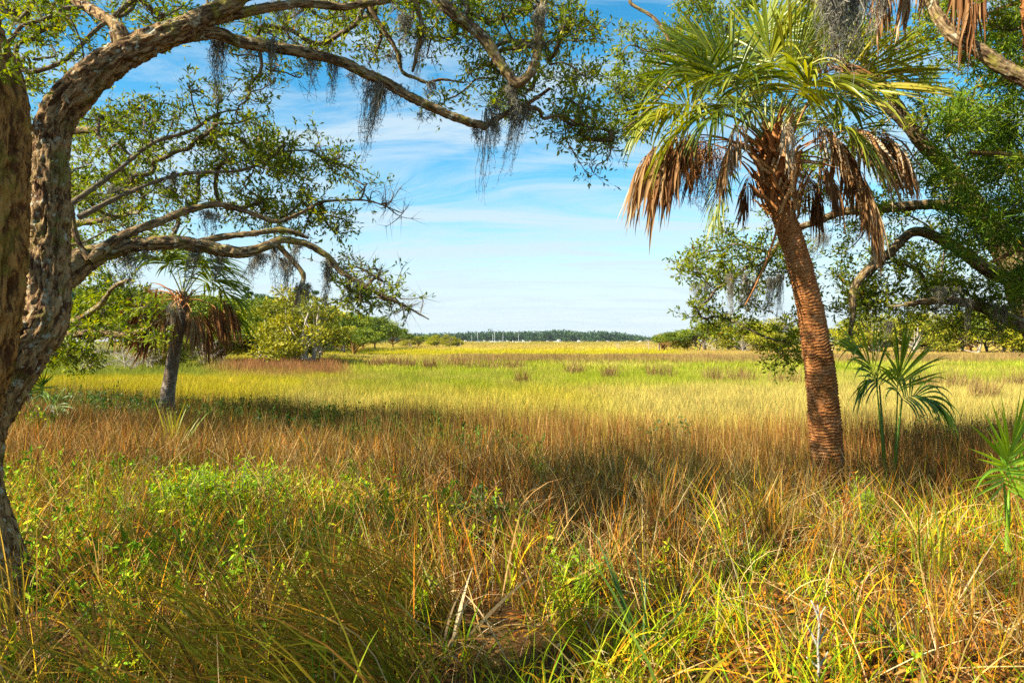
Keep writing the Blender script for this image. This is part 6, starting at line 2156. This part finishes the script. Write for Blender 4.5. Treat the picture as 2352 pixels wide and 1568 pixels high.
def foreground():
    rg = np.random.default_rng(61)
    sp = 0.78
    gx, gy = np.meshgrid(np.arange(-26, 27, sp), np.arange(0.9, 23, sp * 0.866))
    gx = gx + (np.arange(gy.shape[0]) % 2)[:, None] * sp * 0.5
    x = (gx + rg.uniform(-0.16, 0.16, gx.shape)).ravel()
    y = (gy + rg.uniform(-0.16, 0.16, gy.shape)).ravel()
    v = ground_edge(x) - y
    k = (np.abs(x) < 0.98 * (y + 1.6)) & (v > -1.3 + 0.6 * noise2(x, y, 8)) & (np.hypot(x, y) > 1.45) & (np.hypot(x + 2.75, y - 3.75) > 0.40)
    x, y, v = x[k], y[k], v[k]
    n = len(x)
    j = rg.normal(0, 0.45, n)
    wide = np.where(x > -2.5, 3.4, 2.2) + 1.0 * noise2(x * 0.5, y * 0.5, 5) + j
    kind = np.full(n, 'drypatch', dtype=object)
    # near ground: golden meadow right, swathes of long grass left, weeds further left
    yy = y + j
    kind[(yy < 3.7 + 0.10 * np.clip(x, 0, 4) + 0.7 * noise2(x * 0.8, y * 0.8, 14))] = 'meadow'
    kind[(yy < 3.5) & (x + 0.4 * j < -0.05 + 0.4 * noise2(x, y, 15))] = 'swooppatch'
    kind[(x + j < -0.9) & (yy > 3.3) & (yy < 7.2)] = 'weedy'
    m = noise2(x * 0.6, y * 0.6, 16)
    kind[(m > 0.34) & (yy > 3.0) & (yy < 8.5) & (x < 0.8)] = 'weedy'
    kind[(m < -0.12) & (yy < 6.0) & (yy > 2.6) & (x > -0.6)] = 'bare'
    kind[v < wide] = 'rushpatch'
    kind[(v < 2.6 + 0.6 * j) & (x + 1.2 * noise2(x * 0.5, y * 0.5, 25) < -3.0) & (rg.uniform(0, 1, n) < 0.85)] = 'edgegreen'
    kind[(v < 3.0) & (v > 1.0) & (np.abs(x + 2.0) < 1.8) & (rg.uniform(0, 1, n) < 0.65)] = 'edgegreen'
    kind[(np.hypot((x - 3.6) / 1.3, (y - 4.7) / 1.3) < 1.0)] = 'bare'
    lab = {'rushpatch': ('rush_grass', 'tall brown rushes along the edge of the bank'), 'drypatch': ('dry_grass', 'tangled dry brown grass covering the bank'),
           'meadow': ('green_grass', 'yellow-green grass blades in the near foreground'), 'swooppatch': ('long_grass', 'long olive grass bent over in swathes at the lower left'),
           'weedy': ('leafy_weeds', 'low leafy weeds and golden grass on the left of the bank'), 'edgegreen': ('ground_cover', 'low dark green leafy growth in the shaded strip at the marsh edge'), 'bare': ('leaf_litter', 'orange-brown leaf and needle litter with thin grass')}
    for kd, (nm, lb) in lab.items():
        s = kind == kd
        xs, ys = x[s], y[s]
        q = int(s.sum())
        f = noise2(xs * 0.45, ys * 0.45, 18)[:, None]
        g = noise2(xs * 0.9, ys * 0.9, 19)[:, None]
        tint = (1.0 + 0.22 * g) * (1 + f * np.array((0.20, -0.05, -0.1))[None]) * (1 + rg.normal(0, 0.06, (q, 1)))
        if kd == 'weedy':
            tint = tint * 1.2
        if kd == 'rushpatch':      # darker greener rushes towards the left
            lf = smooth(0, -5, xs)[:, None]
            tint = tint * (1 - lf * np.array((0.25, 0.12, 0.10))[None])
        hs = np.clip(1.0 + 0.25 * noise2(xs * 0.7, ys * 0.7, 20), 0.7, 1.3) * (np.where(v[s] < 1.6, 1.05, 0.85) if kd == 'rushpatch' else 1.0)
        scatter(nm, kd, xs, ys, tint, lb, 1.0, 0.10, rz=4.0 if kd == 'swooppatch' else None, tilt=0.04, seed=30 + len(kd), hscl=hs)
    xs, ys = fan_points(rg, 700, 1.9, 8)
    k = rg.uniform(0, 1, 700) < np.clip(0.45 + 0.8 * noise2(xs * 0.7, ys * 0.7, 41) + 0.12 * xs - 0.07 * ys, 0.02, 1)
    xs, ys = xs[k], ys[k]
    scatter('green_grass', 'clump', xs, ys, jit((1, 1, 1), len(xs), rg, 0.15), 'taller green blades standing up through the near grass', 0.85, 0.35, tilt=0.15, seed=51)
    xs, ys = fan_points(rg, 240, 1.9, 10)
    k = rg.uniform(0, 1, 240) < np.clip(0.5 + 0.8 * noise2(xs * 0.8, ys * 0.8, 71), 0.05, 1)
    xs, ys = xs[k], ys[k]
    scatter('straw_grass', 'straw', xs, ys, jit((1, 1, 1), len(xs), rg, 0.12), 'pale curled straw blades through the grass', 0.8, 0.4, tilt=0.25, seed=52)


foreground()


def marsh_colour(x, y, rg):
    n = len(x)
    pxx = 1176 + x / y * FPX
    big = noise2(x * 0.045, y * 0.03, 81)
    mid = noise2(x * 0.16, y * 0.09, 83)
    fine = noise2(x * 0.6, y * 0.4, 85)
    straw = np.array((0.47, 0.385, 0.10))
    gold = np.array((0.47, 0.41, 0.018))
    green = np.array((0.27, 0.34, 0.016))
    tan = np.array((0.41, 0.285, 0.09))
    brown = np.array((0.25, 0.15, 0.065))
    c = lerpc(straw, gold, np.clip(0.5 + 0.9 * mid - 0.5 * smooth(1250, 1700, pxx) + 0.45 * smooth(900, 300, pxx), 0, 1))
    g = smooth(24, 34, y + 5 * big) * (1 - smooth(60, 75, y)) * np.clip(0.75 + 0.8 * mid, 0, 1) * smooth(620, 950, pxx)
    c = c * (1 - g[:, None]) + green[None] * g[:, None]
    p = smooth(0.10, 0.34, fine * 0.6 + mid * 0.7) * (1 - 0.5 * g)
    c = c * (1 - 0.75 * p[:, None]) + tan[None] * 0.75 * p[:, None]
    b = smooth(61, 66, y + 3 * fine) * (1 - smooth(84, 94, y + 6 * fine)) * smooth(930, 1100, pxx) * np.clip(0.75 + 0.6 * fine, 0, 1)
    c = c * (1 - b[:, None]) + brown[None] * b[:, None]
    y2 = smooth(90, 100, y) * (1 - smooth(165, 185, y))
    c = c * (1 - y2[:, None]) + gold[None] * y2[:, None]
    b2 = smooth(170, 200, y) * np.clip(0.55 + 0.9 * big + 0.5 * mid, 0, 1)
    c = c * (1 - b2[:, None]) + lerpc(tan, (0.22, 0.20, 0.05), smooth(280, 500, y)) * b2[:, None]
    r = smooth(1530, 1600, pxx) * smooth(88, 100, y) * (1 - smooth(150, 200, y))
    c = c * (1 - 0.85 * r[:, None]) + (tan * 1.08)[None] * 0.85 * r[:, None]
    # rusty rush beds below the left bank
    l1 = smooth(440, 500, pxx) * (1 - smooth(770, 800, pxx)) * smooth(37, 41, y + 0.012 * (pxx - 620) * 1.0 + 2.2 * fine) * (1 - smooth(58, 66, y))
    c = c * (1 - l1[:, None]) + np.array((0.30, 0.145, 0.055))[None] * l1[:, None]
    gl = (1 - smooth(430, 560, pxx)) * smooth(34, 38, y + 2 * fine)
    c = c * (1 - gl[:, None]) + np.array((0.235, 0.27, 0.03))[None] * gl[:, None]
    yl = (1 - smooth(560, 700, pxx)) * smooth(20, 24, y) * (1 - smooth(34, 38, y))
    c = c * (1 - 0.7 * yl[:, None]) + np.array((0.48, 0.40, 0.015))[None] * 0.7 * yl[:, None]
    return np.clip(c * (1 + rg.normal(0, 0.13, (n, 1))) * (1 + 0.14 * fine[:, None]), 0, 2), b + l1


def marsh():
    rg = np.random.default_rng(62)
    x, y = fan_points(rg, 6000, 9.5, 42, 0.86)
    k = y > ground_edge(x) - 0.8
    x, y = x[k], y[k]
    c, b = marsh_colour(x, y, rg)
    scatter('marsh_grass', 'marsh', x, y, c, 'golden-green marsh grass nearest to the bank', 1.0, 0.25, seed=12, hscl=0.9 + 0.5 * b)
    x, y = fan_points(rg, 17000, 40, 135, 0.82)
    c, b = marsh_colour(x, y, rg)
    scatter('marsh_grass', 'marshmid', x, y, c, 'open marsh grass in the middle of the marsh with a brown rush band', 1.0, 0.25, seed=13, hscl=0.8 + 0.6 * b)
    x, y = fan_points(rg, 17000, 130, 1150, 0.80, 1.35)
    c, b = marsh_colour(x, y, rg)
    s = np.clip(y / 420, 0.55, 2.4)
    scatter('marsh_grass', 'marshfar', x, y, c, 'far golden marsh grass reaching to the river', s, 0.25, seed=14, hscl=0.8 / np.maximum(s, 0.7))


marsh()
# ------------------------------------------------------------------ single plants and bits in the foreground and on the marsh
M_LIME = leaf_mat('lime_weed_leaf', [(0.0, (0.14, 0.27, 0.015)), (0.5, (0.26, 0.42, 0.018)), (1.0, (0.44, 0.50, 0.02))], 0.4, 0.5, 0.3)
M_BUSH = leaf_mat('edge_shrub_leaf', [(0.0, (0.035, 0.085, 0.018)), (0.5, (0.075, 0.155, 0.025)), (1.0, (0.17, 0.27, 0.03))], 0.3, 0.45, 0.4)
M_RUSHCLUMP = leaf_mat('rush_clump_blade', [(0.0, (0.12, 0.065, 0.025)), (0.5, (0.22, 0.125, 0.05)), (1.0, (0.36, 0.24, 0.10))], 0.2, 0.8, 0.1)
M_IRIS = leaf_mat('sword_leaf', [(0.0, (0.16, 0.24, 0.02)), (0.6, (0.33, 0.36, 0.022)), (1.0, (0.52, 0.40, 0.03))], 0.3, 0.4, 0.4)
M_RUSTY = leaf_mat('rusty_sprig_leaf', [(0.0, (0.45, 0.12, 0.015)), (1.0, (0.66, 0.26, 0.02))], 0.35, 0.6, 0.2)
M_BLEACHED = plain_mat('bleached_twig', [(0.3, (0.24, 0.22, 0.18)), (0.7, (0.42, 0.39, 0.33))], 0.85, 30)
M_STRAWLEAF = leaf_mat('pale_straw', [(0.0, (0.42, 0.28, 0.12)), (1.0, (0.68, 0.53, 0.30))], 0.2, 0.8, 0.1)


def at_ground(x, d):
    p = P(x, 784, d)
    p[2] = float(ground_z(p[0], p[1]))
    return p


def leafy_plant(name, x, d, h, w, nst, leaf, lw, per, mat, label, cat, seed, group=None):
    rg = np.random.default_rng(seed)
    loc = at_ground(x, d)
    root = empty(name, loc, label, cat, group)
    ms, ml = MB(), MB()
    for _ in range(nst):
        a, r = rg.uniform(0, 6.28), w * 0.5 * math.sqrt(rg.uniform())
        b = loc + np.array((math.cos(a) * r * 0.55, math.sin(a) * r * 0.55, -0.02))
        top = loc + np.array((math.cos(a) * r, math.sin(a) * r, h * rg.uniform(0.55, 1.1) * (1 - 0.35 * (2 * r / w) ** 2)))
        pts = bez(b, 0.5 * (b + top) + rg.normal(0, 0.06 * h, 3), top, 6)
        tube(ms, pts, np.linspace(0.005, 0.002, 6), 4, 0.5)
        f = np.clip(rg.uniform(0.25, 1.05, per), 0, 1)
        c = np.stack([np.interp(f, np.linspace(0, 1, 6), pts[:, i]) for i in range(3)], 1) + rg.normal(0, 0.02, (per, 3)) * h
        ax = unit(rg.normal(0, 0.8, (per, 3)) + UP * 0.55)
        leaves(ml, c, ax, unit(UP + rg.normal(0, 0.45, (per, 3))), leaf * rg.uniform(0.6, 1.3, per), lw * rg.uniform(0.7, 1.2, per), rg.uniform(0, 1, per))
    ms.build('stems', M_TWIG, root)
    ml.build('foliage', mat, root, False, 'stuff')
    return root


leafy_plant('leafy_weed', 440, 5.9, 0.46, 1.0, 60, 0.045, 0.016, 34, M_LIME, 'bright lime feathery weed patch on the left of the bank', 'weed', 601)
leafy_plant('leafy_weed', 545, 6.1, 0.50, 0.8, 44, 0.055, 0.018, 26, M_LIME, 'yellow-green leafy weed right beside the lime patch', 'weed', 602)
leafy_plant('leafy_weed', 930, 3.7, 0.28, 0.45, 16, 0.06, 0.026, 16, M_LIME, 'small broad-leaved green weed low in the middle foreground', 'weed', 603)
leafy_plant('leafy_weed', 1100, 5.4, 0.45, 0.5, 22, 0.05, 0.022, 20, M_BUSH, 'dark green weed beside the pale straw bundle in the centre', 'weed', 604)
leafy_plant('leafy_weed', 1330, 4.2, 0.26, 0.5, 18, 0.055, 0.024, 16, M_LIME, 'low lime weed near the centre of the foreground', 'weed', 605)
leafy_plant('leafy_weed', 1240, 7.6, 0.55, 0.30, 14, 0.06, 0.008, 40, M_LIME, 'upright feathery green weed standing alone among the brown rushes', 'weed', 606)
leafy_plant('leafy_weed', 1976, 5.9, 0.50, 0.28, 14, 0.07, 0.008, 40, M_LIME, 'lime feathery weed right in front of the leaning palm foot', 'weed', 607)
leafy_plant('leafy_weed', 1950, 5.8, 0.56, 0.10, 5, 0.05, 0.014, 26, M_RUSTY, 'rust-orange sprig beside the lime weed below the leaning palm', 'weed', 608)
leafy_plant('leafy_weed', 700, 4.6, 0.34, 0.5, 16, 0.06, 0.024, 16, M_LIME, 'leafy weed left of centre above the bent grass', 'weed', 609)
leafy_plant('leafy_weed', 90, 11.0, 0.55, 1.0, 30, 0.06, 0.03, 24, M_LIME, 'pale green leafy weed below the thin palm trunk at the left', 'weed', 610)
EDGE = [(190, 14.6, 0.85, 1.6, 'dark green marsh shrub left of the grey palm foot, leftmost'), (265, 14.4, 0.95, 1.5, 'dark green marsh shrub between the oak and the grey palm'),
        (330, 14.2, 0.80, 1.5, 'dark green marsh shrub touching the left of the grey palm foot'), (470, 14.0, 0.70, 1.8, 'low dark green shrub right of the grey palm foot'),
        (590, 13.4, 0.62, 2.0, 'low shaded green shrub in the dark strip, second right of the palm'), (720, 12.8, 0.60, 2.0, 'low shaded green shrub in the dark strip, third right of the palm'),
        (860, 12.2, 0.62, 1.8, 'green shrub at the right end of the dark strip'), (1010, 11.6, 0.7, 1.2, 'small green shrub in the rushes left of centre'),
        (1480, 11.2, 0.95, 0.9, 'small green shrub on the marsh edge right of centre'), (1560, 11.3, 0.95, 0.8, 'small green shrub on the marsh edge left of the leaning palm'),
        (2130, 10.8, 0.98, 1.2, 'olive shrub on the marsh edge right of the tall young palm'), (2240, 10.6, 1.02, 1.2, 'olive shrub on the marsh edge near the right border'), (2330, 10.4, 0.9, 1.2, 'olive shrub on the marsh edge cut by the right border')]
for i, (x, d, h, w, lab) in enumerate(EDGE):
    leafy_plant('marsh_shrub', x, d, h, w, int(26 * w), 0.075, 0.032, 24, M_BUSH, lab, 'shrub', 620 + i, 'shrubs along the marsh edge')


def blade_clump(name, x, d, n, h, spread, w, lean, curl, mat, label, cat, seed, group=None, steps=7, part='blades'):
    rg = np.random.default_rng(seed)
    loc = at_ground(x, d)
    mb = MB()
    blades(mb, rg, n, h, 0.35, spread, w, lean, curl, steps)
    for i in range(len(mb.V)):
        mb.V[i] = mb.V[i] + loc
    o = mb.build(name, mat, None, False, None, loc=loc)
    return tag(o, label, cat, group)


blade_clump('sword_leaf_plant', 395, 9.6, 26, 0.72, 0.10, 0.030, 0.35, 0.25, M_IRIS, 'spiky clump of yellow-green sword leaves below the grey palm', 'plant', 640)
blade_clump('straw_bundle', 1152, 5.5, 30, 0.42, 0.05, 0.014, 1.1, 1.2, M_STRAWLEAF, 'pale bundle of dry straw leaves in the centre of the bank', 'straw', 641)
blade_clump('straw_bundle', 1030, 3.4, 9, 0.45, 0.05, 0.018, 0.6, 0.9, M_STRAWLEAF, 'pale curling straw blades right of the small broad-leaved weed', 'straw', 642)
blade_clump('grass_clump', 2130, 4.3, 22, 0.60, 0.08, 0.014, 0.3, 0.6, M_IRIS, 'tall bright grass clump right of centre in the near right foreground', 'grass', 643)
blade_clump('grass_clump', 1480, 3.3, 14, 0.60, 0.06, 0.014, 0.45, 0.8, M_BUSH, 'dark green leaning grass clump in the lower middle', 'grass', 644)
blade_clump('grass_clump', 760, 3.6, 10, 0.62, 0.05, 0.014, 0.25, 0.5, M_BUSH, 'dark green upright grass clump left of the middle', 'grass', 645)
blade_clump('grass_clump', 1545, 2.5, 7, 0.55, 0.04, 0.020, 0.3, 1.7, M_IRIS, 'broad bright green blade bending over at the bottom edge', 'grass', 646)

# bleached branching twig at the lower right
rg_ = np.random.default_rng(650)
loc_ = at_ground(1876, 3.05)
mb = MB()
tw_ = loc_ + np.array([(0.0, 0, 0.0), (0.01, 0, 0.10), (0.0, -0.01, 0.20), (0.012, 0, 0.30), (0.004, 0, 0.38)])
tube(mb, tw_, np.linspace(0.007, 0.004, 5), 6)
for a_, b_ in [(1, (0.05, 0.0, 0.17)), (2, (-0.045, 0.0, 0.29)), (2, (0.055, 0.02, 0.27)), (3, (0.03, -0.02, 0.38)), (3, (-0.025, 0.0, 0.40)), (1, (-0.04, 0.02, 0.14))]:
    e_ = loc_ + np.array(b_)
    tube(mb, bez(tw_[a_], 0.5 * (tw_[a_] + e_) + rg_.normal(0, 0.008, 3), e_, 5), np.linspace(0.006, 0.003, 5), 5)
o_ = mb.build('dead_twig', M_BLEACHED, None, True, None, loc=loc_)
tag(o_, 'bleached branching dead twig standing in the grass at the lower right', 'twig')

# brown rush clumps dotted over the open marsh
RC = [(1120, 840, 1.9, 'widest brown rush clump in the middle of the open marsh'), (1045, 836, 1.4, 'wide brown rush clump just left of the widest one'), (1178, 841, 1.1, 'round rush clump just right of the widest one'),
      (985, 838, 0.8, 'brown rush clump two left of the widest one'), (935, 836, 0.9, 'brown rush clump three left of the widest one'), (895, 832, 1.0, 'rush clump off the rusty rush bed, nearer one'),
      (860, 836, 0.8, 'rush clump right beside the tip of the rusty rush bed'), (1320, 852, 0.9, 'brown rush clump alone right of the middle'), (1400, 862, 0.6, 'small rush clump between the middle and the leaning palm'),
      (1520, 860, 1.3, 'broad rush clump left of the pair near the leaning palm'), (1640, 868, 0.9, 'left rush clump of the pair near the leaning palm'), (1705, 868, 1.2, 'right rush clump of the pair near the leaning palm'),
      (1800, 873, 1.5, 'rush clump touching the left side of the leaning palm trunk'), (1200, 874, 0.6, 'small rush clump nearest to the bank in the middle'), (2190, 880, 1.6, 'pale rush clump right of the tall young palm'),
      (2260, 905, 1.2, 'pale rush clump nearest to the right edge of the marsh'), (2120, 884, 1.2, 'pale rush clump close behind the tall young palm'), (2330, 880, 1.2, 'rush clump cut by the right border')]
for i, (x, y, s_, lab) in enumerate(RC):
    d = 1.75 * FPX / (y - 784)
    blade_clump('rush_clump', x, d, 200, 0.85 + 0.12 * s_, 0.022 * d * s_ * 0.75, 0.0006 * d + 0.004, 0.30, 0.35, M_RUSHCLUMP, lab, 'rushes', 660 + i, 'brown rush clumps on the marsh', 4)
# ------------------------------------------------------------------ the air between the bank and the far shore
mb = MB()
hx, hy0, hy1, hz0, hz1 = 2600.0, -60.0, 1900.0, -4.0, 40.0
mb.add([(-hx, hy0, hz0), (hx, hy0, hz0), (hx, hy1, hz0), (-hx, hy1, hz0), (-hx, hy0, hz1), (hx, hy0, hz1), (hx, hy1, hz1), (-hx, hy1, hz1)], None,
       [(0, 3, 2, 1), (4, 5, 6, 7), (0, 1, 5, 4), (1, 2, 6, 5), (2, 3, 7, 6), (3, 0, 4, 7)])
hm, hn, hl = new_mat('haze_air')
ho = hn.new('ShaderNodeOutputMaterial')
hv = hn.new('ShaderNodeVolumePrincipled')
hv.inputs['Color'].default_value = (0.80, 0.90, 1.0, 1)
hv.inputs['Density'].default_value = 0.00004
hl.new(hv.outputs[0], ho.inputs['Volume'])
hz_o = mb.build('haze', hm, None, False, 'stuff')
hz_o['label'] = 'thin pale haze over the marsh towards the far shore'
print('TRIS', sum(len(o.data.polygons) for o in bpy.data.objects if o.type == 'MESH'))
